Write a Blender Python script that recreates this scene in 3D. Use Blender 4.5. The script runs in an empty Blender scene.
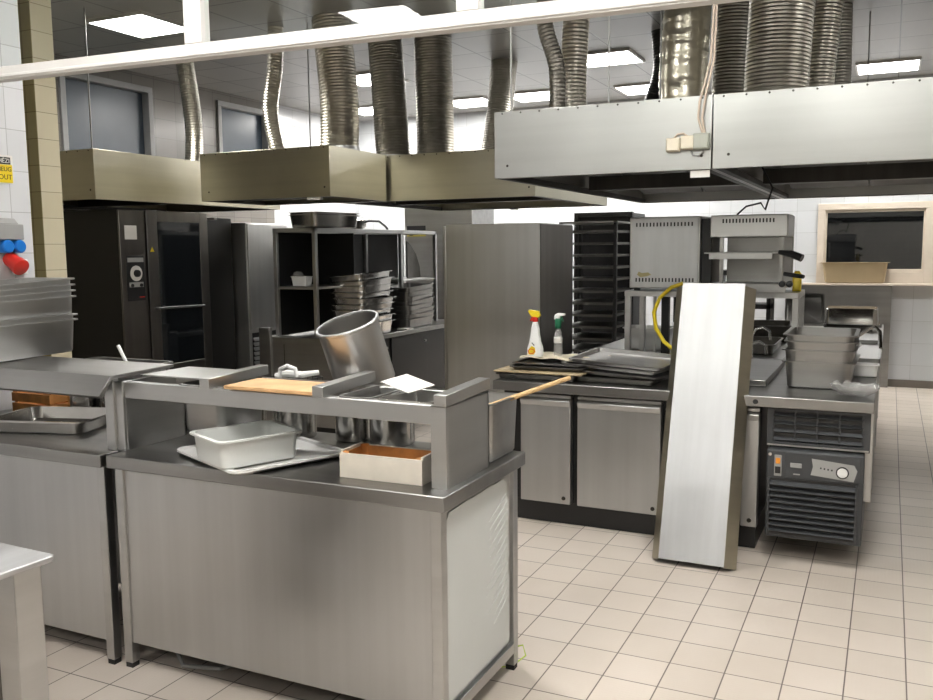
import bpy, bmesh, math, random
from mathutils import Vector, Matrix, Euler
random.seed(7)
S = bpy.context.scene
COL = S.collection
# ---------------------------------------------------------------- camera
cam = bpy.data.cameras.new('camera'); co = bpy.data.objects.new('camera', cam); COL.objects.link(co)
f_, p_, r_, y_ = 884.4, 0.1138, -0.0094, 0.4458
cp, sp, cy, sy = math.cos(p_), math.sin(p_), math.cos(y_), math.sin(y_)
F = Vector((-sy*cp, cy*cp, -sp)); R0 = Vector((cy, sy, 0)); U0 = R0.cross(F)
RR = R0*math.cos(r_)+U0*math.sin(r_); UU = -R0*math.sin(r_)+U0*math.cos(r_)
co.matrix_world = Matrix(((RR.x, UU.x, -F.x, 0), (RR.y, UU.y, -F.y, 0), (RR.z, UU.z, -F.z, 1.6), (0, 0, 0, 1)))
cam.sensor_width = 36.0; cam.lens = 36.0*f_/933.0; cam.clip_start = 0.02; cam.clip_end = 60
S.camera = co
# ---------------------------------------------------------------- world, exposure
w = bpy.data.worlds.new('world'); S.world = w; w.use_nodes = True
w.node_tree.nodes['Background'].inputs[0].default_value = (0.02, 0.022, 0.026, 1)
w.node_tree.nodes['Background'].inputs[1].default_value = 0.3
S.view_settings.view_transform = 'Standard'; S.view_settings.look = 'None'
S.view_settings.exposure = 0.62; S.view_settings.gamma = 1.0; S.view_settings.use_curve_mapping = False
LAMP = 17.0      # radiance of the ceiling panels
ZC = 3.43        # ceiling height
S.cycles.use_denoising = True
S.cycles.max_bounces = 8; S.cycles.diffuse_bounces = 4; S.cycles.glossy_bounces = 5; S.cycles.transmission_bounces = 6
S.cycles.transparent_max_bounces = 12; S.cycles.sample_clamp_indirect = 3.0; S.cycles.denoising_input_passes = 'RGB_ALBEDO_NORMAL'; S.cycles.denoising_prefilter = 'ACCURATE'
S.cycles.caustics_reflective = False; S.cycles.caustics_refractive = False; S.cycles.blur_glossy = 0.1

# ---------------------------------------------------------------- materials
def mat(name):
    m = bpy.data.materials.new(name); m.use_nodes = True
    return m, m.node_tree.nodes, m.node_tree.links, m.node_tree.nodes['Principled BSDF']
def plain(name, c, rough=0.5, metal=0.0, var=0.06, scale=6.0, spec=0.5, bump=0.0):
    m, N, L, b = mat(name)
    b.inputs['Roughness'].default_value = rough; b.inputs['Metallic'].default_value = metal
    b.inputs['Specular IOR Level'].default_value = spec
    tc = N.new('ShaderNodeTexCoord'); n = N.new('ShaderNodeTexNoise'); n.inputs['Scale'].default_value = scale
    n.inputs['Detail'].default_value = 4
    L.new(tc.outputs['Object'], n.inputs['Vector'])
    r = N.new('ShaderNodeValToRGB'); r.color_ramp.elements[0].position = 0.3; r.color_ramp.elements[1].position = 0.7
    r.color_ramp.elements[0].color = tuple(x*(1-var) for x in c)+(1,); r.color_ramp.elements[1].color = tuple(min(1, x*(1+var)) for x in c)+(1,)
    L.new(n.outputs['Fac'], r.inputs['Fac']); L.new(r.outputs['Color'], b.inputs['Base Color'])
    if bump:
        bp = N.new('ShaderNodeBump'); bp.inputs['Strength'].default_value = bump; bp.inputs['Distance'].default_value = 0.002
        L.new(n.outputs['Fac'], bp.inputs['Height']); L.new(bp.outputs['Normal'], b.inputs['Normal'])
    return m
def metal(name, c, r0=0.22, r1=0.42, brush=(1, 1, 60), bump=0.008, stain=0.12, scale=2.2, wave=0.0):
    m, N, L, b = mat(name)
    b.inputs['Metallic'].default_value = 1.0
    tc = N.new('ShaderNodeTexCoord')
    mp = N.new('ShaderNodeMapping'); mp.inputs['Scale'].default_value = brush
    L.new(tc.outputs['Object'], mp.inputs['Vector'])
    g = N.new('ShaderNodeTexNoise'); g.inputs['Scale'].default_value = 4.0; g.inputs['Detail'].default_value = 3
    L.new(mp.outputs['Vector'], g.inputs['Vector'])
    n = N.new('ShaderNodeTexNoise'); n.inputs['Scale'].default_value = scale; n.inputs['Detail'].default_value = 6; n.inputs['Roughness'].default_value = 0.6
    L.new(tc.outputs['Object'], n.inputs['Vector'])
    a = N.new('ShaderNodeMath'); a.operation = 'MULTIPLY_ADD'; a.inputs[1].default_value = 0.06; L.new(g.outputs['Fac'], a.inputs[0])
    a2 = N.new('ShaderNodeMath'); a2.operation = 'MULTIPLY'; a2.inputs[1].default_value = 0.94; L.new(n.outputs['Fac'], a2.inputs[0])
    L.new(a2.outputs[0], a.inputs[2])
    mr = N.new('ShaderNodeMapRange'); mr.inputs['From Min'].default_value = 0.33; mr.inputs['From Max'].default_value = 0.67
    mr.inputs['To Min'].default_value = r0; mr.inputs['To Max'].default_value = r1
    L.new(a.outputs[0], mr.inputs['Value']); L.new(mr.outputs['Result'], b.inputs['Roughness'])
    r = N.new('ShaderNodeValToRGB'); r.color_ramp.elements[0].position = 0.35; r.color_ramp.elements[1].position = 0.6
    r.color_ramp.elements[0].color = tuple(x*(1-stain) for x in c)+(1,); r.color_ramp.elements[1].color = tuple(c)+(1,)
    mp3 = N.new('ShaderNodeMapping'); mx_ = max(brush); mp3.inputs['Scale'].default_value = tuple(7.0*(q/mx_) if q < mx_ else 9.0 for q in brush)
    L.new(tc.outputs['Object'], mp3.inputs['Vector']); g3 = N.new('ShaderNodeTexNoise'); g3.inputs['Scale'].default_value = 1.6; g3.inputs['Detail'].default_value = 4
    L.new(mp3.outputs['Vector'], g3.inputs['Vector'])
    av = N.new('ShaderNodeMath'); av.operation = 'MULTIPLY_ADD'; av.inputs[1].default_value = 0.5; L.new(g3.outputs['Fac'], av.inputs[0])
    av2 = N.new('ShaderNodeMath'); av2.operation = 'MULTIPLY'; av2.inputs[1].default_value = 0.5; L.new(n.outputs['Fac'], av2.inputs[0]); L.new(av2.outputs[0], av.inputs[2])
    L.new(av.outputs[0], r.inputs['Fac']); L.new(r.outputs['Color'], b.inputs['Base Color'])
    bp = N.new('ShaderNodeBump'); bp.inputs['Strength'].default_value = bump; bp.inputs['Distance'].default_value = 0.002
    if bump > 0.02: L.new(g.outputs['Fac'], bp.inputs['Height'])
    if wave:
        n2 = N.new('ShaderNodeTexNoise'); n2.inputs['Scale'].default_value = 2.0; n2.inputs['Detail'].default_value = 1
        L.new(tc.outputs['Object'], n2.inputs['Vector'])
        b2 = N.new('ShaderNodeBump'); b2.inputs['Strength'].default_value = wave; b2.inputs['Distance'].default_value = 0.03
        L.new(n2.outputs['Fac'], b2.inputs['Height']); L.new(b2.outputs['Normal'], bp.inputs['Normal'])
    L.new(bp.outputs['Normal'], b.inputs['Normal'])
    return m
def tiles(name, c1, c2, grout, size, mortar=0.004, rough=0.25, offs=(0, 0, 0), axis='z', bump=0.3, dimple=False, h=None, dirt=0.0):
    """square tiles in world metres; axis = normal of the surface"""
    m, N, L, b = mat(name)
    g = N.new('ShaderNodeNewGeometry'); sep = N.new('ShaderNodeSeparateXYZ'); L.new(g.outputs['Position'], sep.inputs[0])
    cmb = N.new('ShaderNodeCombineXYZ')
    ax = {'z': ('X', 'Y'), 'y': ('X', 'Z'), 'x': ('Y', 'Z')}[axis]
    for k in range(2):
        ad = N.new('ShaderNodeMath'); ad.operation = 'ADD'; ad.inputs[1].default_value = offs[k]+100*size if k == 0 else offs[k]+100*(h or size)
        L.new(sep.outputs[ax[k]], ad.inputs[0]); L.new(ad.outputs[0], cmb.inputs[k])
    br = N.new('ShaderNodeTexBrick'); br.offset = 0.0; br.squash = 1.0
    br.inputs['Scale'].default_value = 1.0; br.inputs['Brick Width'].default_value = size; br.inputs['Row Height'].default_value = h or size
    br.inputs['Mortar Size'].default_value = mortar/2; br.inputs['Mortar Smooth'].default_value = 0.3; br.inputs['Bias'].default_value = 0
    br.inputs['Color1'].default_value = c1+(1,); br.inputs['Color2'].default_value = c2+(1,); br.inputs['Mortar'].default_value = grout+(1,)
    L.new(cmb.outputs[0], br.inputs['Vector'])
    n = N.new('ShaderNodeTexNoise'); n.inputs['Scale'].default_value = 1.3; n.inputs['Detail'].default_value = 6
    L.new(cmb.outputs[0], n.inputs['Vector'])
    mx = N.new('ShaderNodeMix'); mx.data_type = 'RGBA'; mx.blend_type = 'MULTIPLY'
    mr = N.new('ShaderNodeMapRange'); mr.inputs['From Min'].default_value = 0.4; mr.inputs['From Max'].default_value = 0.75
    mr.inputs['To Min'].default_value = 0; mr.inputs['To Max'].default_value = dirt
    L.new(n.outputs['Fac'], mr.inputs['Value']); L.new(mr.outputs['Result'], mx.inputs['Factor'])
    L.new(br.outputs['Color'], mx.inputs[6]); mx.inputs[7].default_value = (0.62, 0.58, 0.52, 1)
    L.new(mx.outputs[2], b.inputs['Base Color'])
    b.inputs['Roughness'].default_value = rough
    bp = N.new('ShaderNodeBump'); bp.inputs['Strength'].default_value = bump; bp.inputs['Distance'].default_value = 0.002; bp.invert = True
    L.new(br.outputs['Fac'], bp.inputs['Height'])
    last = bp
    if dimple:
        v = N.new('ShaderNodeTexVoronoi'); v.inputs['Scale'].default_value = 62; v.inputs['Randomness'].default_value = 0.1
        L.new(cmb.outputs[0], v.inputs['Vector'])
        b2 = N.new('ShaderNodeBump'); b2.inputs['Strength'].default_value = 0.35; b2.inputs['Distance'].default_value = 0.002
        L.new(v.outputs['Distance'], b2.inputs['Height']); L.new(bp.outputs['Normal'], b2.inputs['Normal']); last = b2
        mr2 = N.new('ShaderNodeMapRange'); mr2.inputs['To Min'].default_value = rough-0.1; mr2.inputs['To Max'].default_value = rough+0.12
        L.new(n.outputs['Fac'], mr2.inputs['Value']); L.new(mr2.outputs['Result'], b.inputs['Roughness'])
    L.new(last.outputs['Normal'], b.inputs['Normal'])
    return m
def glow(name, c, s):
    m = bpy.data.materials.new(name); m.use_nodes = True; N = m.node_tree.nodes; L = m.node_tree.links
    N.remove(N['Principled BSDF']); e = N.new('ShaderNodeEmission'); e.inputs[0].default_value = c+(1,); e.inputs[1].default_value = s
    L.new(e.outputs[0], N['Material Output'].inputs[0]); return m
def thin_glass(name, tint=(0.96, 0.98, 0.97), refl=1.45, rough=0.01):
    m = bpy.data.materials.new(name); m.use_nodes = True; N = m.node_tree.nodes; L = m.node_tree.links
    N.remove(N['Principled BSDF']); t = N.new('ShaderNodeBsdfTransparent'); t.inputs[0].default_value = tint+(1,)
    g = N.new('ShaderNodeBsdfGlossy'); g.inputs['Roughness'].default_value = rough
    fr = N.new('ShaderNodeFresnel'); fr.inputs[0].default_value = refl
    mx = N.new('ShaderNodeMixShader'); ge = N.new('ShaderNodeNewGeometry'); iv = N.new('ShaderNodeMath'); iv.operation = 'SUBTRACT'; iv.inputs[0].default_value = 1; L.new(ge.outputs['Backfacing'], iv.inputs[1]); ml = N.new('ShaderNodeMath'); ml.operation = 'MULTIPLY'; L.new(fr.outputs[0], ml.inputs[0]); L.new(iv.outputs[0], ml.inputs[1])
    L.new(ml.outputs[0], mx.inputs[0]); L.new(t.outputs[0], mx.inputs[1]); L.new(g.outputs[0], mx.inputs[2])
    L.new(mx.outputs[0], N['Material Output'].inputs[0]); return m

M = {}
M['steel'] = metal('brushed_steel', (0.575, 0.578, 0.572), 0.285, 0.38, stain=0.14, scale=2.0)
M['steel_v'] = metal('brushed_steel_panel', (0.61, 0.613, 0.61), 0.30, 0.45, brush=(40, 40, 1.2), stain=0.13, wave=0.09, scale=1.6)
M['steel_dull'] = metal('worn_steel_worktop', (0.36, 0.355, 0.345), 0.285, 0.40, brush=(2, 30, 30), stain=0.22)
M['steel_dark_shaded'] = metal('dark_and_shaded_steel', (0.16, 0.15, 0.14), 0.285, 0.40, brush=(40, 40, 1.5), stain=0.2)  # dark drum steel; oven and cabinet side use it as painted shade
M['steel_hood'] = metal('hood_steel', (0.55, 0.55, 0.535), 0.285, 0.36, brush=(1.2, 1.2, 30), wave=0.16, stain=0.12, scale=1.0)
M['steel_hood_tint'] = metal('yellow_tinted_hood_steel', (0.60, 0.57, 0.46), 0.285, 0.36, brush=(1.2, 1.2, 30), wave=0.16, stain=0.2, scale=1.2)  # yellow wall reflection on the left hoods is put into this tint
M['steel_shiny'] = metal('polished_pan_steel', (0.62, 0.61, 0.59), 0.10, 0.24, brush=(8, 8, 8), stain=0.12)
M['steel_brushed_pot'] = metal('ring_brushed_pot_steel', (0.62, 0.61, 0.59), 0.285, 0.38, brush=(40, 40, 0.8), stain=0.2, bump=0.03)
M['steel_white'] = metal('scuffed_aluminium', (0.60, 0.605, 0.61), 0.46, 0.62, brush=(30, 3, 3), stain=0.16, scale=4)
M['alu_dark'] = metal('dark_baking_tray_metal', (0.13, 0.125, 0.115), 0.3, 0.5, brush=(5, 5, 5), stain=0.3)
M['duct'] = metal('corrugated_foil', (0.58, 0.555, 0.49), 0.30, 0.42, brush=(6, 6, 6), stain=0.25, bump=0.0)
M['duct_dark'] = metal('grey_corrugated_duct', (0.30, 0.285, 0.255), 0.35, 0.5, brush=(6, 6, 6), stain=0.25, bump=0.0)
M['foil'] = metal('crinkled_foil', (0.74, 0.70, 0.58), 0.285, 0.34, brush=(14, 14, 14), stain=0.15, bump=0.5)
M['filter'] = metal('greasy_filter_metal', (0.07, 0.066, 0.06), 0.4, 0.6, brush=(50, 2, 2), stain=0.3)
M['black_steel'] = plain('near_black_steel', (0.012, 0.012, 0.012), 0.42, 0.3)
M['charcoal'] = plain('charcoal_plastic', (0.045, 0.048, 0.052), 0.42)
M['black'] = plain('black_plastic', (0.010, 0.010, 0.011), 0.35)
M['rubber'] = plain('black_rubber', (0.015, 0.015, 0.015), 0.7)
M['darkglass'] = plain('dark_oven_glass', (0.006, 0.008, 0.010), 0.06, spec=0.6)
M['nightglass'] = plain('night_window_glass', (0.004, 0.005, 0.006), 0.03, spec=0.9)
M['blueglass'] = plain('frosted_blue_glass', (0.045, 0.062, 0.082), 0.3)
M['white'] = plain('white_paint', (0.86, 0.845, 0.82), 0.4, var=0.02)
M['cream'] = plain('cream_frame_paint', (0.70, 0.62, 0.52), 0.45, var=0.04)
M['coat'] = plain('white_peeling_coat', (0.64, 0.66, 0.64), 0.45, var=0.03, scale=3)
M['plast_white'] = plain('white_plastic', (0.88, 0.88, 0.86), 0.38, var=0.02)
M['plast_beige'] = plain('beige_plastic', (0.42, 0.33, 0.20), 0.45)
M['label'] = plain('label_paper', (0.72, 0.70, 0.66), 0.6)
M['paper'] = plain('white_paper', (0.78, 0.76, 0.72), 0.7)
M['cloth'] = plain('cream_cloth', (0.66, 0.60, 0.46), 0.9)
M['wood'] = plain('pale_wood', (0.60, 0.37, 0.18), 0.6, var=0.2, scale=9)
M['wood_w'] = plain('whitewashed_crate_wood', (0.76, 0.70, 0.60), 0.6, var=0.06, scale=14)
M['wood_o'] = plain('orange_crate_wood', (0.60, 0.27, 0.08), 0.55, var=0.3, scale=10)
M['stick'] = plain('broomstick_wood', (0.62, 0.42, 0.20), 0.5)
M['yellow'] = plain('yellow_plastic', (0.80, 0.60, 0.02), 0.4)
M['red'] = plain('red_plastic', (0.65, 0.03, 0.02), 0.35)
M['blue'] = plain('blue_plastic', (0.01, 0.18, 0.62), 0.35)
M['green'] = plain('green_plastic', (0.02, 0.16, 0.08), 0.4)
M['greyplast'] = plain('grey_plastic', (0.34, 0.34, 0.33), 0.45)
M['jbgrey'] = plain('grey_junction_plastic', (0.36, 0.37, 0.32), 0.5)
M['jbcream'] = plain('cream_junction_plastic', (0.66, 0.60, 0.48), 0.5)
M['cable'] = plain('cream_cable', (0.55, 0.45, 0.36), 0.5)
M['rust'] = plain('brown_worn_metal', (0.16, 0.09, 0.05), 0.4, 0.6, var=0.4)
M['orange'] = plain('orange_switch', (0.8, 0.3, 0.03), 0.4)
M['lime'] = plain('yellow_green_wire', (0.45, 0.60, 0.06), 0.5)
M['pane'] = thin_glass('clear_pane')
M['film'] = thin_glass('clear_film', (0.93, 0.93, 0.93), 1.6, 0.15)
_n = M['film'].node_tree; _d = _n.nodes.new('ShaderNodeBsdfDiffuse'); _d.inputs[0].default_value = (.8, .8, .78, 1); _m = _n.nodes.new('ShaderNodeMixShader'); _m.inputs[0].default_value = .25
_s = _n.nodes['Material Output'].inputs[0].links[0].from_socket; _n.links.new(_s, _m.inputs[1]); _n.links.new(_d.outputs[0], _m.inputs[2]); _n.links.new(_m.outputs[0], _n.nodes['Material Output'].inputs[0])
M['floor'] = tiles('floor_tiles', (0.60, 0.535, 0.465), (0.66, 0.59, 0.52), (0.15, 0.125, 0.105), 0.206, 0.006, 0.42, (0.090, 0.016), 'z', 0.4, True, dirt=0.35)
M['wt_x'] = tiles('white_wall_tiles_side', (0.66, 0.665, 0.68), (0.70, 0.705, 0.72), (0.42, 0.42, 0.42), 0.30, 0.004, 0.22, axis='x', h=0.20)
M['wt_y'] = tiles('white_wall_tiles_back', (0.62, 0.64, 0.655), (0.66, 0.68, 0.70), (0.45, 0.46, 0.46), 0.25, 0.004, 0.22, axis='y', h=0.25)
M['ct_x'] = tiles('cream_wall_tiles', (0.62, 0.56, 0.40), (0.66, 0.60, 0.44), (0.30, 0.27, 0.18), 0.15, 0.004, 0.25, axis='x', h=0.15)
M['ct_y'] = tiles('yellow_wall_tiles', (0.56, 0.48, 0.24), (0.60, 0.52, 0.27), (0.28, 0.23, 0.10), 0.15, 0.004, 0.25, axis='y', h=0.15)
M['wt_darkened'] = tiles('darkened_wall_tiles', (0.20, 0.185, 0.165), (0.24, 0.22, 0.195), (0.10, 0.09, 0.08), 0.30, 0.004, 0.22, axis='x', h=0.20)
M['dado'] = tiles('cream_rear_tiles', (0.60, 0.59, 0.55), (0.64, 0.63, 0.59), (0.30, 0.3, 0.28), 0.15, 0.004, 0.25, axis='y', h=0.15)
M['ceil'] = tiles('ceiling_panels', (0.36, 0.35, 0.335), (0.40, 0.39, 0.375), (0.09, 0.085, 0.08), 0.60, 0.014, 0.35, (0.0, 0.0), 'z', 0.3)
M['base'] = plain('grey_skirting_tile', (0.16, 0.14, 0.12), 0.4)
M['brass'] = plain('dark_screw', (0.05, 0.045, 0.04), 0.4, 0.8)

M['lamp'] = glow('lamp_panel', (1.0, 0.975, 0.935), LAMP); M['lamp'].cycles.emission_sampling = 'NONE'
# ---------------------------------------------------------------- mesh builder
class MB:
    def __init__(s): s.v = []; s.f = []
    def add(s, V, Fc, T=None):
        o = len(s.v)
        s.v += [(T @ Vector(p))[:] if T else tuple(p) for p in V]; s.f += [tuple(o+i for i in q) for q in Fc]
        return s
    def box(s, x0, x1, y0, y1, z0, z1, T=None):
        V = [(x, y, z) for z in (z0, z1) for y in (y0, y1) for x in (x0, x1)]
        return s.add(V, [(0, 2, 3, 1), (4, 5, 7, 6), (0, 1, 5, 4), (2, 6, 7, 3), (0, 4, 6, 2), (1, 3, 7, 5)], T)
    def cbox(s, c, d, rz=0, rx=0, ry=0):
        T = Matrix.Translation(c) @ Euler((rx, ry, rz)).to_matrix().to_4x4()
        return s.box(-d[0]/2, d[0]/2, -d[1]/2, d[1]/2, -d[2]/2, d[2]/2, T)
    def prism(s, pts, a, b, axis='y'):
        """polygon pts in the plane across `axis`, extruded from a to b"""
        def P(u, v, t):
            return {'y': (u, t, v), 'x': (t, u, v), 'z': (u, v, t)}[axis]
        n = len(pts); V = [P(u, v, a) for u, v in pts]+[P(u, v, b) for u, v in pts]
        Fc = [tuple(range(n)), tuple(range(2*n-1, n-1, -1))]+[(i, i+n, (i+1) % n+n, (i+1) % n) for i in range(n)]
        return s.add(V, Fc)
    def tube(s, pts, r, n=10, cap=True):
        pts = [Vector(p) for p in pts]; k = len(pts)
        rs = r if isinstance(r, (list, tuple)) else [r]*k
        V = []; Fc = []; u = None
        for i, p in enumerate(pts):
            t = (pts[min(i+1, k-1)]-pts[max(i-1, 0)]).normalized()
            if u is None:
                u = t.orthogonal().normalized()
            else:
                u = (u-t*u.dot(t)).normalized()
            w_ = t.cross(u)
            for j in range(n):
                a = 2*math.pi*j/n; V.append(tuple(p+(u*math.cos(a)+w_*math.sin(a))*rs[i]))
        for i in range(k-1):
            for j in range(n):
                Fc.append((i*n+j, i*n+(j+1) % n, (i+1)*n+(j+1) % n, (i+1)*n+j))
        if cap: Fc += [tuple(range(n-1, -1, -1)), tuple((k-1)*n+j for j in range(n))]
        return s.add(V, Fc)
    def cyl(s, a, b, r, n=20): return s.tube([a, b], r, n)
    def lathe(s, prof, n=32, T=None, close=False):
        V = []; Fc = []; k = len(prof)
        for (r, z) in prof:
            for j in range(n):
                a = 2*math.pi*j/n; V.append((r*math.cos(a), r*math.sin(a), z))
        for i in range(k-1):
            for j in range(n): Fc.append((i*n+j, i*n+(j+1) % n, (i+1)*n+(j+1) % n, (i+1)*n+j))
        if close: Fc += [((k-1)*n+j, (k-1)*n+(j+1) % n, (j+1) % n, j) for j in range(n)]
        else: Fc += [tuple(range(n-1, -1, -1)), tuple((k-1)*n+j for j in range(n))]
        return s.add(V, Fc, T)
    def loops(s, L, n=4, T=None):
        """stack of rounded rectangles (hx, hy, z, r), bridged and capped"""
        V = []; Fc = []; m = 4*(n+1)
        for (hx, hy, z, r) in L:
            for q, (sx, sy_) in enumerate(((1, 1), (-1, 1), (-1, -1), (1, -1))):
                for i in range(n+1):
                    a = math.pi/2*(q+i/n)
                    V.append((sx*(hx-r)+r*math.cos(a), sy_*(hy-r)+r*math.sin(a), z))
        for k in range(len(L)-1):
            for j in range(m): Fc.append((k*m+j, k*m+(j+1) % m, (k+1)*m+(j+1) % m, (k+1)*m+j))
        Fc += [tuple(range(m-1, -1, -1)), tuple((len(L)-1)*m+j for j in range(m))]
        return s.add(V, Fc, T)
    def pan(s, lx, ly, h, flange=0.012, taper=0.012, r=0.045, t=0.0012, lip=0.006, T=None):
        hx, hy = lx/2-flange, ly/2-flange
        return s.loops([(hx-taper, hy-taper, 0, r*0.8), (hx-taper*0.6, hy-taper*0.6, h*0.05, r*0.9), (hx, hy, h-lip, r), (hx+flange, hy+flange, h-lip, r+flange*0.5),
                        (hx+flange, hy+flange, h, r+flange*0.5), (hx-t, hy-t, h, r), (hx-taper*0.6-t, hy-taper*0.6-t, h*0.05+t, r*0.9), (hx-taper-t*2, hy-taper-t*2, t*1.5, r*0.7)], T=T)
    def build(s, name, m, parent=None, bevel=0.0, smooth=True, loc=None):
        me = bpy.data.meshes.new(name); me.from_pydata(s.v, [], s.f); me.update()
        bm = bmesh.new(); bm.from_mesh(me); bmesh.ops.recalc_face_normals(bm, faces=bm.faces[:])
        bm.to_mesh(me); bm.free()
        me.materials.append(m)
        o = bpy.data.objects.new(name, me); COL.objects.link(o)
        if smooth:
            me.shade_smooth() if hasattr(me, 'shade_smooth') else None
            try: me.set_sharp_from_angle(angle=math.radians(35))
            except Exception: pass
        if bevel:
            b = o.modifiers.new('bevel', 'BEVEL'); b.width = bevel; b.segments = 2; b.limit_method = 'ANGLE'; b.angle_limit = math.radians(40)
        if parent: o.parent = parent
        if loc: o.location = loc
        return o
def thing(name, label, cat, loc=(0, 0, 0), rz=0.0, group=None, rot=None):
    o = bpy.data.objects.new(name, None); COL.objects.link(o); o.location = loc; o.rotation_euler = rot or (0, 0, rz)
    o.empty_display_size = 0.05
    return tag(o, label, cat, group)
def tag(o, label, cat, group=None):
    o['label'] = label; o['category'] = cat
    if group: o['group'] = group
    return o
def struct(o): o['kind'] = 'structure'; return o
def dup(root, loc, rz, label, group=None, rot=None):
    r = root.copy(); COL.objects.link(r); r.location = loc; r.rotation_euler = rot or (0, 0, rz); r['label'] = label
    if group: r['group'] = group
    for ch in list(root.children):
        c = ch.copy(); COL.objects.link(c); c.parent = r
        for g in list(ch.children):
            d = g.copy(); COL.objects.link(d); d.parent = c
    return r
def text(body, size, m, name, parent, loc, rot, extrude=0.0006, align='CENTER'):
    cu = bpy.data.curves.new(name, 'FONT'); cu.body = body; cu.size = size; cu.align_x = align; cu.align_y = 'CENTER'; cu.extrude = extrude
    t = bpy.data.objects.new('tmp', cu); COL.objects.link(t); bpy.context.view_layer.update()
    me = bpy.data.meshes.new_from_object(t); bpy.data.objects.remove(t)
    me.materials.clear(); me.materials.append(m)
    o = bpy.data.objects.new(name, me); COL.objects.link(o); o.parent = parent; o.location = loc; o.rotation_euler = rot
    return o
PI = math.pi

# ================================================================ SETTING
XL, XR, YF, YB = -7.05, 3.2, -3.2, 11.05
struct(MB().box(XL-.1, XR+.1, YF-.1, YB+.1, -0.1, 0).build('floor', M['floor']))
struct(MB().box(XL-.1, XR+.1, YF-.1, YB+.1, ZC, ZC+.1).build('ceiling', M['ceil']))
# left wall with two window openings
wl = MB(); W1 = (6.0, 7.15, 2.40, 3.30); W2 = (8.15, 9.10, 2.40, 3.32)
struct(MB().box(XL-.1, XL, YF, 5.0, 0, ZC).build('wall_left', M['ct_x'])); struct(MB().box(XL-.1, XL, W2[1]+.06, YB, 0, ZC).build('wall_left', M['wt_x']))
wl.box(XL-.1, XL, 5.0, W1[0], 0, ZC).box(XL-.1, XL, W1[1], W2[0], 0, ZC).box(XL-.1, XL, W2[1], W2[1]+.06, 0, ZC)
for a in (W1, W2): wl.box(XL-.1, XL, a[0], a[1], 0, a[2]).box(XL-.1, XL, a[0], a[1], a[3], ZC)
struct(wl.build('wall_left', M['wt_darkened']))  # shade around the windows is put into the tile colour
for i, a in enumerate((W1, W2)):
    wn = struct(bpy.data.objects.new('window_%d' % (i+2), None)); COL.objects.link(wn)
    fr = MB(); y0, y1, z0, z1 = a; q = 0.06
    fr.box(XL-.08, XL+.03, y0, y1, z1-q, z1).box(XL-.08, XL+.03, y0, y1, z0, z0+q).box(XL-.08, XL+.03, y0, y0+q, z0+q, z1-q).box(XL-.08, XL+.03, y1-q, y1, z0+q, z1-q)
    struct(fr.build('window_frame', M['greyplast'], wn, 0.004)); struct(MB().box(XL-.07, XL-.06, y0+q, y1-q, z0+q, z1-q).build('window_pane', M['blueglass'], wn))  # cream frames in shade, painted grey
struct(MB().box(-4.1, -3.9, YF, 3.11, 0, ZC).build('wall_side', M['wt_x']))
pl = MB().box(-4.85, -4.42, 3.60, 3.745, 0, ZC).build('wall_pillar', M['ct_x']); struct(pl)
pl.data.materials.append(M['ct_y'])
for p in pl.data.polygons:
    if abs(p.normal.y) > 0.5: p.material_index = 1
struct(MB().box(XR, XR+.1, YF, YB, 0, ZC).build('wall_right', M['wt_darkened']))
struct(MB().box(XL, XR, YF-.1, YF, 0, ZC).build('wall_front', M['dado']))
# back wall with window opening
WB = (-0.70, 0.345, 1.30, 2.00)
wb = MB().box(XL, WB[0], YB, YB+.1, 0, ZC).box(WB[1], XR, YB, YB+.1, 0, ZC).box(WB[0], WB[1], YB, YB+.1, 0, WB[2]).box(WB[0], WB[1], YB, YB+.1, WB[3], ZC)
struct(wb.build('wall_back', M['wt_y']))
wn = struct(bpy.data.objects.new('window_1', None)); COL.objects.link(wn)
fr = MB(); q = 0.05
x0, x1, z0, z1 = WB[0]-.07, WB[1]+.09, 1.17, 2.075
fr.box(x0, x1, YB-.03, YB-.002, WB[3]-.0, z1).box(x0, WB[0]+.01, YB-.03, YB-.002, z0, WB[3]).box(WB[1]-.01, x1, YB-.03, YB-.002, z0, WB[3]).box(WB[0]+.01, WB[1]-.01, YB-.03, YB-.002, z0, WB[2])
fr.box(WB[0], WB[1], YB, YB+.05, WB[3]-.03, WB[3]).box(WB[0], WB[1], YB, YB+.05, WB[2], WB[2]+.03).box(WB[0], WB[0]+.03, YB, YB+.05, WB[2]+.03, WB[3]-.03).box(WB[1]-.03, WB[1], YB, YB+.05, WB[2]+.03, WB[3]-.03)
struct(fr.build('window_frame', M['cream'], wn, 0.004))
struct(MB().box(-1.03, 1.2, YB-.16, YB-.001, 1.15, 1.172).build('window_sill', M['cream'], wn, 0.003))
struct(MB().box(WB[0]+.03, WB[1]-.03, YB+.03, YB+.04, WB[2]+.03, WB[3]-.03).build('window_pane', M['nightglass'], wn))
struct(MB().box(XL, XR, YB-.012, YB, 0, 0.085).build('baseboard_back', M['base']))
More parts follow.
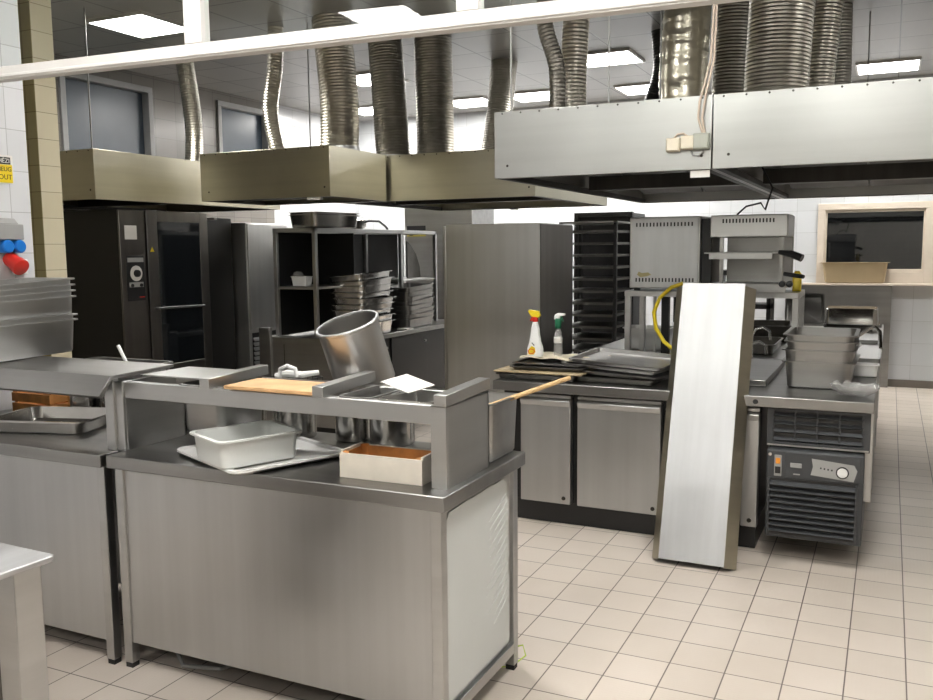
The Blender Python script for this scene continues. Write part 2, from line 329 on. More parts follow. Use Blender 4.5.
# glazed transom over the serving counter: posts, rails and panes
tr = struct(bpy.data.objects.new('window_4', None)); COL.objects.link(tr); tr.location = (-2.86, 2.19, 0); tr.rotation_euler = (0, 0, 0.055)
rail = MB().box(-1.2, 6.2, -.022, .022, 2.202, 2.247).box(-1.2, 6.2, -.027, -.022, 2.208, 2.220)
struct(rail.build('window_rail', M['white'], tr, 0.003))
posts = (-1.0, 0.86, 1.77, 2.68, 3.6, 4.5, 5.4)
for i, xp in enumerate((-0.06, .862, 1.79, 2.72, 3.66, 4.6)):
    struct(MB().box(xp-.034, xp+.034, -.022, .022, 2.247, ZC-.06).build('window_post', M['white'], tr, 0.003))
struct(MB().box(-1.2, 6.2, -.03, .03, ZC-.06, ZC).build('window_rail', M['white'], tr, 0.003))
for a, b in ((-1.1, -.094), (-.026, .828), (.896, 1.756), (1.824, 2.686), (2.754, 3.626), (3.694, 4.566), (4.634, 6.1)):
    struct(MB().box(a, b, -.003, .003, 2.247, ZC-.06).build('window_pane', M['pane'], tr))

# ---------------------------------------------------------------- ceiling lamps
def lamp(x, y, label, s=0.6):
    t = thing('ceiling_lamp', label, 'ceiling light', (x, y, ZC), 0, 'square ceiling panels')
    h = s/2
    MB().box(-h, h, -h, -h+.02, -.025, 0).box(-h, h, h-.02, h, -.025, 0).box(-h, -h+.02, -h+.02, h-.02, -.025, 0).box(h-.02, h, -h+.02, h-.02, -.025, 0).build('lamp_frame', M['white'], t)
    MB().box(-h+.02, h-.02, -h+.02, h-.02, -.02, -.004).build('diffuser', M['lamp'], t)
    ld = bpy.data.lights.new('panel_light', 'AREA'); ld.shape = 'SQUARE'; ld.size = s-.044; ld.energy = LAMP*PI*(s-.044)**2; ld.color = (1.0, .975, .935)
    lo = bpy.data.objects.new('panel_light', ld); COL.objects.link(lo); lo.parent = t; lo.location = (0, 0, -.0225)
    return t
lamp(-5.53, 5.55, 'bright square ceiling panel at upper left behind the glass transom')
lamp(-2.55, 8.55, 'bright square ceiling panel between the ducts over the big hood\'s left end')
lamp(-5.10, 8.35, 'ceiling panel seen between the two left ducts, nearer one')
lamp(-6.22, 10.2, 'ceiling panel seen beside the thick left duct, farthest left')
lamp(-4.80, 10.25, 'far ceiling panel between the grey ducts over the middle hood')
lamp(-3.93, 10.2, 'far ceiling panel left of the leaning duct pair')
lamp(-2.62, 10.35, 'far ceiling panel partly hidden behind the crinkled foil duct')
lamp(-0.10, 10.30, 'ceiling panel near the back wall at upper right')
for (x, y, lb) in ((-0.4, 0.4, 'ceiling panel above the front aisle, outside the picture'), (1.7, 2.2, 'ceiling panel above the right front floor, outside the picture'),
                   (1.9, 5.5, 'ceiling panel above the right aisle beside the compressor'), (1.9, 8.5, 'ceiling panel above the right aisle near the back window'),
                   (0.8, -1.9, 'ceiling panel above the rear of the room behind the viewer'), (-1.6, 1.1, 'added ceiling panel brightening the serving counter, outside the picture'), (-3.2, -1.9, 'ceiling panel above the left rear corner behind the viewer'), (-2.4, 3.6, 'ceiling panel above the aisle behind the serving counter'),  # the panel over the serving counter is added to brighten its top
                   (-.2, 3.4, 'ceiling panel above the floor before the leaning panel')):
    lamp(x, y, lb)

# ================================================================ EXTRACTION HOODS
def hood(label, x0, x1, y0, y1, hm='steel_hood', z0=2.0, z1=2.375, filters=True):
    t = thing('extractor_hood', label, 'extractor hood', (x0, y0, z0)); L_, D_, H_ = x1-x0, y1-y0, z1-z0; k = 0.012
    MB().box(0, L_, 0, k, 0, H_).build('front_skirt', M[hm], t, 0.002)
    MB().box(0, L_, D_-k, D_, 0, H_).build('rear_skirt', M[hm], t, 0.002)
    MB().box(0, k, k, D_-k, 0, H_).build('side_skirt', M[hm], t, 0.002)
    MB().box(L_-k, L_, k, D_-k, 0, H_).build('side_skirt', M[hm], t, 0.002)
    MB().box(k, L_-k, k, D_-k, H_-.02, H_-.008).build('top_plate', M[hm], t)
    g = MB()   # gutter lip all round the lower edge
    g.box(k, L_-k, k, .05, .0, .006).box(k, L_-k, D_-.05, D_-k, 0, .006).box(k, .05, .05, D_-.05, 0, .006).box(L_-.05, L_-k, .05, D_-.05, 0, .006)
    g.box(k, L_-k, .046, .05, .006, .035).box(.046, .05, .05, D_-.05, .006, .035).box(L_-.05, L_-.046, .05, D_-.05, .006, .035)
    g.build('gutter', M['filter'], t)
    if filters:
        fb = MB(); n = max(2, int((L_-.2)/.5)); w_ = (L_-.16)/n
        ym = D_/2
        for i in range(n):
            a = .08+i*w_
            for sgn in (-1, 1):
                T = Matrix.Translation((a+w_/2, ym+sgn*D_*0.22, H_*0.52)) @ Matrix.Rotation(-sgn*0.16, 4, 'X')
                fb.box(-w_/2+.008, w_/2-.008, -D_*.21, D_*.21, -.015, .015, T)
        fb.build('filter_bank', M['filter'], t, 0.003)
        MB().box(.05, L_-.05, ym-.06, ym+.06, .02, .12).build('lamp_channel', M['filter'], t, 0.004)
    r = MB()
    nr = int(L_/.11)
    for i in range(nr):
        T = Matrix.Translation((.05+i*(L_-.1)/max(1, nr-1), 0, H_-.012)) @ Matrix.Rotation(PI/2, 4, 'X')
        r.lathe([(.0058, 0), (.005, .002), (.002, .003)], 8, T)
    for xx in (.08, L_-.05): r.lathe([(.008, 0), (.007, .002), (.003, .003)], 8, Matrix.Translation((xx, 0, .07)) @ Matrix.Rotation(PI/2, 4, 'X'))
    r.build('rivets', M['brass'], t)
    return t
h1 = hood('steel extractor hood on the far left above the tall combi oven', -6.9, -5.43, 4.9, 7.15, 'steel_hood_tint')
h2 = hood('greenish steel hood above the open rack, second from the left', -5.03, -3.79, 5.6, 6.42, 'steel_hood_tint')
h3 = hood('steel hood above the tall smooth cabinet, half behind the big right hood', -4.3, -2.49, 6.46, 8.39, 'steel_hood_tint')
h4 = hood('left section of the big steel hood, junction boxes on its front', -2.08, -0.857, 4.75, 8.1)
h5 = hood('right section of the big steel hood, above the salamander and leaving the frame', -0.851, 1.7, 4.75, 8.1)
def hood_label(x, y, z, label):
    tag(MB().box(-.05, .05, -.004, 0, -.018, .018).build('paper_label', M['label'], None, 0, False, (x, y, z)), label, 'label')
hood_label(-0.915, 4.765, 1.978, 'small white printed label under the seam of the big hood')
o = tag(MB().box(-.06, .06, -.02, .02, -.02, 0).build('hood_socket', M['label'], None, 0.002, True, (-3.95, 5.63, 2.0)), 'white plastic fitting under the lower edge of the greenish hood', 'fitting')
o = tag(MB().box(-.06, .06, -.02, .02, -.02, 0).build('hood_socket', M['label'], None, 0.002, True, (-5.53, 6.26, 1.90)), 'white fitting beside the top right corner of the combi oven', 'fitting')
tag(MB().box(-.04, .04, -.02, .02, -.014, 0).build('hood_socket', M['label'], None, 0.002, True, (-3.45, 8.36, 2.0)), 'small white fitting under the hood over the tall cabinet', 'fitting')

def duct(label, pts, r, m='duct', seg=0.024, amp=0.034, foil=False, n=24):
    """flexible corrugated duct along a smooth path"""
    P = [Vector(p) for p in pts]; out = []
    K = len(P)-1
    def cr(t):
        i = min(int(t), K-1); u = t-i
        a, b, c, d = P[max(i-1, 0)], P[i], P[i+1], P[min(i+2, K)]
        return 0.5*((2*b)+(c-a)*u+(2*a-5*b+4*c-d)*u*u+(3*b-a-3*c+d)*u**3)
    ln = sum((P[i+1]-P[i]).length for i in range(K)); N_ = max(8, int(ln/seg*2))
    fine = [cr(K*i/400) for i in range(401)]; cum = [0.0]
    for i in range(400): cum.append(cum[-1]+(fine[i+1]-fine[i]).length)
    k_ = 0
    for i in range(N_+1):     # even spacing along the path
        d_ = cum[-1]*i/N_
        while k_ < 399 and cum[k_+1] < d_: k_ += 1
        u_ = (d_-cum[k_])/max(1e-9, cum[k_+1]-cum[k_]); out.append(fine[k_].lerp(fine[k_+1], min(1, max(0, u_))))
    amp = max(amp, .0042/r); rs = [r*(1+(amp if i % 2 else -amp)*0.5) for i in range(N_+1)]
    if foil:
        rs = [r*(1+0.012*math.sin(i*0.9)+random.uniform(-.015, .015)+(0.12*math.sin(PI*i/N_))) for i in range(N_+1)]
    t = thing('ventilation_duct', label, 'duct', out[0][:])
    o0 = out[0]
    mb = MB().tube([p-o0 for p in out], rs, n)
    if foil:
        mb.v = [(x*(1+random.uniform(-.03, .03)), y*(1+random.uniform(-.03, .03)), z) for x, y, z in mb.v]
    mb.build('duct_hose', M[m], t)
    MB().lathe([(r*1.02, -.004), (r*1.06, 0), (r*1.06, .05), (r*1.02, .055)], n).build('duct_collar', M['steel'], t)
    return t
ZH = 2.368
duct('narrow corrugated duct on the far left hood, beside the second window', [(-6.15, 6.75, ZH), (-6.12, 6.75, 2.8), (-6.2, 6.75, ZC)], .083)
duct('slim bent corrugated duct rising from the left end of the greenish hood', [(-4.66, 6.15, ZH), (-4.74, 6.15, 2.75), (-4.68, 6.15, 3.1), (-4.66, 6.15, ZC)], .064)
duct('thick ribbed duct rising from the greenish hood\'s right end', [(-4.03, 6.1, ZH), (-4.02, 6.1, 2.8), (-4.08, 6.1, ZC)], .153)
duct('dark corrugated duct, left of the pair above the middle hood', [(-3.99, 6.9, ZH), (-4.02, 6.9, 2.8), (-4.06, 6.9, ZC)], .150, 'duct_dark')
duct('dark wide straight duct, right of the pair above the middle hood', [(-3.68, 7.1, ZH), (-3.68, 7.1, 2.8), (-3.69, 7.1, ZC)], .165, 'duct_dark')
duct('leaning dark duct running up from behind the left end of the big hood', [(-3.62, 8.15, ZH), (-3.55, 8.2, 2.8), (-3.50, 8.25, ZC)], .13, 'duct_dark')
duct('narrow dark duct standing left of the brassy one on the big hood', [(-1.90, 5.30, ZH), (-1.90, 5.30, 2.7), (-1.98, 5.3, 3.0), (-1.95, 5.3, ZC)], .05, 'duct_dark')
duct('brassy smooth-ribbed duct at the left end of the big hood', [(-1.89, 5.62, ZH), (-1.90, 5.62, 2.7), (-1.86, 5.62, ZC)], .086)
duct('thin bent black duct left of the crinkled foil duct', [(-1.95, 7.75, ZH), (-1.90, 7.75, 2.8), (-1.82, 7.75, 3.1), (-1.84, 7.75, ZC)], .082, 'black_steel')
duct('fat crinkled foil duct above the junction boxes', [(-1.32, 6.3, ZH), (-1.34, 6.3, 2.75), (-1.30, 6.3, ZC)], .145, 'foil', foil=True, seg=.03)
duct('dark ribbed duct directly right of the crinkled foil duct', [(-1.13, 6.95, ZH), (-1.12, 6.95, 2.8), (-1.10, 6.95, ZC)], .14, 'duct_dark')
duct('widest bright corrugated duct on the right section of the big hood', [(-.72, 6.2, ZH), (-.71, 6.2, 2.8), (-.68, 6.2, ZC)], .20)
duct('corrugated duct half hidden behind the widest bright duct', [(-.50, 6.85, ZH), (-.50, 6.85, 2.8), (-.45, 6.85, ZC)], .10)
duct('short dark duct right of the widest bright duct', [(-.43, 7.6, ZH), (-.42, 7.6, 2.8), (-.43, 7.6, ZC)], .095, 'duct_dark')
duct('dark duct cut off by the right edge of the picture', [(.27, 6.2, ZH), (.26, 6.2, 2.8), (.27, 6.2, ZC)], .05, 'duct_dark')
def rod(x, y, label, z=ZH, r=.006):
    tag(MB().cyl((0, 0, 0), (0, 0, ZC-z), r, 8).build('threaded_rod', M['greyplast'], None, 0, True, (x, y, z)), label, 'rod')
rod(-5.55, 5.0, 'thin steel rod carrying the far left hood')
rod(-4.45, 6.3, 'thin dark rod carrying the greenish hood between two ducts')
rod(-2.02, 4.86, 'thin pale rod at the left front corner of the big hood')
rod(-1.45, 4.9, 'thin rod carrying the big hood, between brassy and foil ducts')
rod(-1.40, 5.9, 'thin rod behind the front one, left of the foil duct')
rod(-0.22, 7.9, 'thin bowed white rod near the upper right ceiling panel')
rod(0.33, 7.9, 'thin rod beside the rightmost duct')
# junction boxes, their cables, on the front of the big hood
for (xc, zc, s_, mt, lb) in ((-1.05, 2.13, .036, 'jbcream', 'yellowish square junction box, leftmost of three on the big hood'), (-.975, 2.137, .036, 'jbcream', 'cream square junction box, middle of three on the big hood'), (-.905, 2.14, .042, 'jbgrey', 'grey square junction box, rightmost of three on the big hood')):
    t = thing('junction_box', lb, 'junction box', (xc, 4.75, zc))
    MB().box(-s_, s_, -.035, 0, -s_, s_).build('box_body', M[mt], t, 0.006); MB().box(-s_*.85, s_*.85, -.042, -.035, -s_*.85, s_*.85).build('box_lid', M[mt], t, 0.004)
tag(MB().tube([(-.90, 4.735, 2.18), (-.925, 4.735, 2.26), (-.92, 4.735, 2.34), (-.905, 4.74, 2.40), (-.87, 4.75, 2.55), (-.862, 4.76, 2.8), (-.86, 4.78, 3.1), (-.86, 4.8, ZC)], .006, 8)
    .tube([(-.89, 4.735, 2.18), (-.905, 4.735, 2.26), (-.893, 4.735, 2.34), (-.885, 4.74, 2.40), (-.855, 4.755, 2.55), (-.85, 4.77, 2.8), (-.848, 4.79, 3.1), (-.85, 4.81, ZC)], .006, 8).build('power_cable', M['cable']), 'pair of cream cables dropping in front of the foil duct to the grey junction box', 'cable')
tag(MB().tube([(-1.05, 4.74, 2.165), (-1.03, 4.735, 2.185), (-1.0, 4.735, 2.187), (-.975, 4.74, 2.17)], .005, 8).build('link_cable', M['cable']), 'short cream cable looped over the two left junction boxes', 'cable')
tag(MB().tube([(-.965, 4.74, 2.10), (-.95, 4.735, 2.075), (-.92, 4.735, 2.07), (-.90, 4.735, 2.085), (-.895, 4.74, 2.10)], .005, 8).build('link_cable', M['greyplast']), 'short grey cable looped under the two right junction boxes', 'cable')

# ================================================================ SERVING COUNTER (front island)
A = thing('serving_counter', 'steel serving counter in front with a white peeling end panel', 'counter', (-2.64, 2.36, 0))
MB().box(0, 1.43, 0, .68, .79, .84).build('worktop', M['steel_dull'], A, 0.004)
MB().box(.045, 1.385, .03, .042, .10, .79).build('front_panel', M['steel_v'], A, 0.002)
for x in (.02, 1.37):
    for y in (.02, .61): MB().box(x, x+.04, y, y+.04, .02, .79).build('leg', M['steel'], A, 0.003); MB().box(x+.003, x+.037, y+.003, y+.037, 0, .02).build('foot', M['rubber'], A)
# end panel: coat with ragged torn edges on a steel sheet
MB().box(1.385, 1.392, .06, .61, .10, .79).build('end_panel', M['steel'], A)
MB().box(1.37, 1.41, .06, .61, .07, .11).build('end_rail', M['steel'], A, 0.002)
random.seed(3)
pts = [(.075, .125)]
for i in range(1, 26): pts.append((.075+.52*i/26, .125+random.uniform(-.002, .002)))
for i in range(28): pts.append((.592+random.uniform(-.010, .004)-(0.02 if i > 24 else 0), .125+.64*i/28))
for i in range(1, 14): pts.append((.57-.45*i/14, .765+random.uniform(-.003, .002)))
pts += [(.10, .76), (.082, .74)]
for i in range(1, 26): pts.append((.078+random.uniform(-.003, .005), .73-.59*i/26))
cb = MB().prism(pts, 1.392, 1.397, 'x')
for i in range(13):     # raised wrinkles of the coat
    z = .30+i*.033
    yy = .585; ln = random.uniform(.12, .2)
    cb.tube([(1.397, yy-ln, z-.035-ln*.12), (1.3985, yy-ln*.5, z-.012-ln*.05), (1.397, yy-.01, z+.01)], [.001, .0022, .0014], 6)
cb.build('peeling_coat', M['coat'], A, 0, True)['label'] = 'white coating torn along its edges'
MB().box(.06, 1.37, .10, .60, .16, .175).build('lower_shelf', M['steel_dull'], A)
MB().box(.06, 1.37, .60, .61, .03, .79).build('rear_panel', M['steel_v'], A)
# gantry on the counter
G = thing('serving_gantry', 'low steel gantry with two rails and cross bars on the serving counter', 'gantry', (-2.67, 2.44, .84))
def upright(x, w_):
    b = MB().box(x, x+w_, 0, .012, 0, .27).box(x, x+.008, .012, .33, 0, .27).box(x+w_-.008, x+w_, .012, .33, 0, .27).box(x, x+w_, .318, .33, 0, .27).box(x, x+w_, 0, .33, .262, .27)
    return b.build('upright', M['steel'], G, 0.002)
upright(0, .05); upright(1.375, .055)
MB().box(.05, 1.375, .010, .05, .205, .268).build('rail', M['steel'], G, 0.003)
MB().box(.05, 1.375, .28, .32, .205, .268).build('rail', M['steel'], G, 0.003)
for x in (.44, .93, 1.392):
    T = Matrix.Translation((x+.022, .16, .292)) @ Matrix.Rotation(.03, 4, 'X')
    MB().box(-.022, .022, -.17, .17, -.019, .019, T).build('crossbar', M['steel'], G, 0.002)
# cables on floor under the counter
tag(MB().tube([(-2.55, 2.62, .012), (-2.50, 2.52, .05), (-2.40, 2.46, .012), (-2.25, 2.5, .012), (-2.15, 2.7, .012)], .009, 8).build('floor_cable', M['greyplast']), 'grey hose looping on the floor below the serving counter', 'hose')
tag(MB().tube([(-1.46, 2.97, .006), (-1.38, 3.0, .02), (-1.30, 3.05, .04), (-1.235, 3.07, .06), (-1.215, 3.05, .03), (-1.25, 2.99, .006), (-1.33, 2.94, .006), (-1.44, 2.90, .006)], .003, 6).build('earth_wire', M['lime']), 'thin yellow-green wire curled around the rear right counter foot', 'wire')

# ---------------------------------------------------------------- counter on the left
B = thing('side_counter', 'darker steel counter on the left with a slanted shelf above', 'counter', (-3.88, 2.35, 0))
MB().box(0, 1.22, 0, .68, .79, .84).build('worktop', M['steel_dull'], B, 0.004)
MB().box(.03, 1.17, .03, .042, .09, .79).build('front_panel', M['steel_v'], B, 0.002)
for x in (.02, 1.175):
    for y in (.02, .61): MB().box(x, x+.04, y, y+.04, .02, .79).build('leg', M['steel'], B, 0.003); MB().box(x+.003, x+.037, y+.003, y+.037, 0, .02).build('foot', M['rubber'], B)
MB().box(.06, 1.16, .60, .61, .03, .79).build('rear_panel', M['steel_v'], B)
BS = thing('counter_shelf', 'flat steel shelf with slanted front lip over the left counter', 'shelf', (-3.88, 2.41, .84))
MB().prism([(-.06, .225), (0, .295), (.33, .300), (.33, .288), (.01, .283), (-.045, .215)], 0, 1.235, 'x').build('shelf_top', M['steel_dull'], BS, 0.001)
for x in (.02, 1.175):
    for y in (.02, .27): MB().box(x, x+.045, y, y+.03, 0, .283).build('bracket', M['steel'], BS, 0.002)

def pan(label, loc, size, depth, rz=0, group=None, m='steel_shiny', rot=None, flange=.012, taper=.014, cat='pan', name='steel_pan', r=.045):
    o = MB().pan(size[0], size[1], depth, flange, taper, r).build(name, M[m], None, 0, True, loc)
    o.rotation_euler = rot or (0, 0, rz)
    return tag(o, label, cat, group)
# the stack of deep pans on the shelf
zs = ((1.143, 0, 'bottom'), (1.166, 0, 'second from the bottom'), (1.247, .012, 'third from the bottom'), (1.272, .02, 'fourth, in the middle'), (1.297, .03, 'just under the top'), (1.322, .04, 'topmost'))
for z, tl, nm in zs:
    pan('deep steel pan in the tall stack at the left edge, %s' % nm, (-3.535, 2.675, z), (.325, .53), .152, group='deep pans stacked at the left edge', rot=(tl, 0, .10), m='steel', flange=.016)
pan('rectangular steel tray alone on the left counter', (-3.28, 2.68, .842), (.48, .36), .055, .28, taper=.02)
def crate(label, loc, size, m, mi=None, rz=0, nslat=1):
    lx, ly, h = size; t = thing('wooden_crate', label, 'crate', loc, rz)
    th = .009
    for s_, nm in ((-1, 'side_board'), (1, 'side_board')):
        for k in range(nslat):
            hh = h/nslat
            MB().box(-lx/2, lx/2, s_*ly/2-th*(s_ > 0), s_*ly/2+th*(s_ < 0), k*hh+(.004 if k else 0), (k+1)*hh-.004).build(nm, m, t, 0.001)
            MB().box(s_*lx/2-th*(s_ > 0), s_*lx/2+th*(s_ < 0), -ly/2+th, ly/2-th, k*hh+(.004 if k else 0), (k+1)*hh-.004+.008*(k == nslat-1)).build('end_board', m, t, 0.001)
    MB().box(-lx/2+th, lx/2-th, -ly/2+th, ly/2-th, 0, .005).build('base_board', m if not mi else mi, t)
    for sx in (-1, 1):
        for sy_ in (-1, 1):
            T = Matrix.Translation((sx*(lx/2-th), sy_*(ly/2-th), 0)); MB().prism([(0, 0), (-sx*.022, 0), (0, -sy_*.022)], .005, h, 'z').build('corner_block', mi or m, t).matrix_local = T
    if mi:
        MB().box(-lx/2+th, lx/2-th, ly/2-th-.003, ly/2-th, .005, h-.006).box(lx/2-th-.003, lx/2-th, -ly/2+th, ly/2-th, .005, h-.006).box(-lx/2+th, -lx/2+th+.003, -ly/2+th, ly/2-th, .005, h-.006).build('inner_lining', mi, t)
    return t
crate('low orange slatted wooden crate on the left counter under the shelf', (-3.66, 2.93, .84), (.26, .16, .10), M['wood_o'], None, 0, 2)
def pot(label, loc, r, h, lid=None, handles=False, m='steel_shiny', rot=None, rim=.006):
    t = thing('steel_pot', label, 'pot', loc, 0, None, rot)
    MB().lathe([(r-.006, 0), (r, .006), (r, h-.008), (r+rim, h-.006), (r+rim, h), (r-.002, h), (r-.003, .01), (r-.012, .004)], 36).build('pot_body', M[m], t)
    if handles:
        for s_ in (-1, 1): MB().tube([(s_*r, -.035, h*.8), (s_*(r+.03), -.03, h*.8), (s_*(r+.03), .03, h*.8), (s_*r, .035, h*.8)], .005, 8).build('pot_handle', M['black'], t)
    return t
pot('small cylindrical pot behind the orange crate on the left counter', (-3.42, 2.95, .84), .07, .12)
pot('second small steel pot beside it, behind the tray on the left counter', (-3.26, 2.98, .84), .065, .10)
# utensils at back of left shelf
tag(MB().tube([(0, 0, 0), (-.045, .0, .075)], .008, 8).tube([(.0, 0, 0), (.02, .03, -.03)], .006, 8).build('white_spatula', M['plast_white'], None, 0, True, (-3.135, 2.95, 1.10)), 'white plastic spatula handle sticking up behind the left shelf', 'spatula')
pan('wide steel pan behind the left shelf, holding the white spatula', (-3.25, 3.06, .99), (.50, .13), .10, 0, m='steel_dull', r=.03)
pan('large steel pan supporting the one with the spatula, under its base', (-3.25, 3.06, .84), (.5, .13), .149, 0, m='steel_dull', r=.03)

# ---------------------------------------------------------------- things on the serving counter
lid = thing('container_lid', 'white rimmed plastic lid under the translucent container', 'plastic lid', (-2.10, 2.60, .84), -.42)
MB().loops([(.235, .215, 0, .05), (.255, .235, .012, .05), (.255, .235, .02, .05), (.238, .218, .02, .045), (.232, .212, .012, .04)], 6).build('lid_plate', M['plast_white'], lid)
ct = MB().pan(.27, .33, .10, .014, .012, .03, .002).build('food_container', plain('translucent_plastic', (0.84, 0.86, 0.83), 0.3, var=.02), None, 0, True, (-2.06, 2.47, .860)); ct.rotation_euler = (0, 0, -.42)
cm = ct.data.materials[0]; cm.node_tree.nodes['Principled BSDF'].inputs['Transmission Weight'].default_value = 0.12; cm.node_tree.nodes['Principled BSDF'].inputs['Roughness'].default_value = .35
tag(ct, 'translucent white rectangular plastic container standing on the white lid', 'container')
crate('small whitewashed wooden crate with orange inside by the right upright', (-1.492, 2.525, .84), (.31, .155, .088), M['wood_w'], M['wood_o'], 0.03)
pot('straight steel pot under the gantry behind the container, left one', (-1.925, 2.965, .84), .072, .16)
pot('steel pot with a black handle under the gantry above the wooden crate', (-1.745, 2.965, .84), .088, .16, handles=True)
pot('round bellied steel pot seen under the rail behind the white container', (-2.17, 2.93, .84), .075, .13)
pot('small steel pot under the rail left of the bellied pot', (-2.40, 2.93, .84), .055, .14)
def hung(label, x, w_, depth=.18, m='steel_shiny'):
    return pan(label, (x, 2.605, 1.108-depth+.004), (w_, .285), depth, 0, m=m, r=.03)
hung('deep steel pan hanging in the gantry at its left end', -2.27, .22, .18, 'steel_dull')
hung('shallow steel pan in the gantry under the wooden board', -1.95, .38, .055, 'steel_dull')
hung('shallow steel pan in the gantry left of the tilted sheet', -1.60, .14, .055, 'steel_dull')
hung('shiny steel pan at the right end of the gantry with rounded rim', -1.40, .24, .065)
tag(MB().box(-.16, .16, -.125, .125, 0, .006).build('gantry_cover', M['steel'], None, 0.001, True, (-2.42, 2.63, 1.126)), 'flat steel sheet covering the left opening of the gantry', 'sheet')
tag(MB().box(-.19, .19, -.1, .1, 0, .014).build('wooden_board', M['wood'], None, 0.003, True, (-1.93, 2.53, 1.113)), 'pale wooden board lying on the gantry between two cross bars', 'board')
# slotted ladle of papers
pp = MB()
T = Matrix.Translation((-1.50, 2.66, 1.135)) @ Euler((.12, .16, -.35)).to_matrix().to_4x4()
pp.box(-.075, .075, -.06, .06, 0, .003, T)
tag(pp.build('paper_sheet', M['paper'], None, 0, False), 'white rectangular sheet lying tilted across the pan beside the stockpot', 'sheet')
# tilted stockpot
ax = Vector((-.24*cy, -.24*sy, .93)) + Vector((sy, -cy, 0))*.24
ax.normalize(); q = Vector((0, 0, 1)).rotation_difference(ax)
sp_ = thing('stockpot', 'tall dented steel stockpot tilted to the left above the gantry', 'stockpot', (-1.835, 2.93, 1.075), 0, None, q.to_euler())
r, h = .118, .262
MB().lathe([(r-.012, 0), (r, .01), (r, h-.012), (r+.007, h-.008), (r+.007, h), (r-.002, h), (r-.003, .012), (r-.016, .004)], 40).build('pot_body', M['steel_brushed_pot'], sp_)
MB().lathe([(r-.003, h-.004), (r+.004, h-.005), (r+.007, h-.001), (r+.004, h+.004), (r-.002, h+.004)], 40, close=True).build('pot_rim', M['steel_white'], sp_)
tag(MB().pan(.36, .27, .07, .012, .014, .04).build('steel_pan', M['steel_dull'], None, 0, True, (-1.83, 2.93, 1.003)), 'steel pan resting on two pots and carrying the tilted stockpot', 'pan')
# wire basket with white tongs
bk = thing('wire_basket', 'small wire basket with white handle between the board and the stockpot', 'basket', (-2.22, 2.98, .99))
wr = MB()
for z in (0, .03, .06, .085):
    wr.tube([(-.10, -.06, z), (.10, -.06, z), (.10, .06, z), (-.10, .06, z), (-.10, -.06, z)], .0025, 5)
for i in range(9):
    x = -.10+i*.025; wr.tube([(x, -.06, .085), (x, -.06, 0), (x, .06, 0), (x, .06, .085)], .0018, 5)
wr.build('wire_frame', M['black'], bk)
MB().tube([(-.06, -.02, .085), (-.055, -.02, .12), (-.02, -.02, .135), (.02, -.02, .125), (.03, -.02, .09)], .009, 10).build('basket_handle', M['plast_white'], bk)
MB().tube([(-.1, .01, .085), (-.03, .0, .10), (.05, -.01, .10), (.11, .02, .11)], [.012, .016, .014, .01], 8).build('white_cloth', M['plast_white'], bk)
pot('low steel pot under the wire basket at the back of the counter', (-2.22, 2.96, .84), .085-.012, .148)
pan('big dark steel pan at the back of the gantry, left of the basket', (-2.74, 2.925, .975), (.40, .20), .095, .05, m='alu_dark', r=.03)
pan('steel pan under the dark pan behind the gantry\'s left end', (-2.76, 2.925, .842), (.36, .17), .13, .05, m='alu_dark', r=.03)
# tall pan at right end with broomstick
pan('tall steel pan at the rear right corner of the serving counter', (-1.335, 2.925, .842), (.21, .27), .215, -.0, m='steel_dull', r=.02)
tag(MB().tube([(-1.35, 2.91, 1.01), (-1.055, 3.10, 1.122)], [.0095, .0085], 10).build('wooden_stick', M['stick']), 'round wooden stick leaning out of the tall pan to the right', 'stick')
cr_ = MB(); random.seed(5)
for i in range(12):
    T = Matrix.Translation((-1.335+random.uniform(-.05, .05), 2.925+random.uniform(-.08, .08), 1.0+random.uniform(0, .025))) @ Euler((random.uniform(-.5, .5), random.uniform(-.5, .5), random.uniform(0, 3))).to_matrix().to_4x4()
    cr_.box(-.035, .035, -.02, .02, -.002, .002, T)
o = tag(cr_.build('paper_scraps', M['paper']), 'crumpled white paper scraps filling the tall pan', 'scraps'); o['kind'] = 'stuff'

# ---------------------------------------------------------------- foreground table at lower left
FT = thing('corner_table', 'worn pale table corner in the lower left foreground', 'table', (-2.6, 1.1, 0))
MB().prism([(0, 0), (.69, 0), (.70, .02), (.722, .395), (.712, .408), (0, .43)], .824, .84, 'z').build('table_top', M['steel_white'], FT, 0.003)
MB().box(.612, .685, .31, .39, .0, .824).build('leg', M['steel'], FT, 0.003)
MB().box(.30, .612, .36, .38, .78, .824).build('apron', M['steel'], FT, 0.002)
MB().box(.02, .10, .31, .39, 0, .824).build('leg', M['steel'], FT, 0.003)
bn = thing('steel_drum', 'dark brown-rimmed metal drum under the foreground table', 'drum', (-2.30, 1.48, 0))
MB().lathe([(.20, 0), (.22, .02), (.22, .30), (.225, .32), (.22, .34), (.22, .60), (.205, .66), (.19, .66), (.20, .6), (.2, .03)], 36).build('drum_body', M['steel_dark_shaded'], bn)
MB().lathe([(.223, .565), (.232, .575), (.232, .59), (.223, .60)], 36, close=True).build('drum_ring', M['rust'], bn)

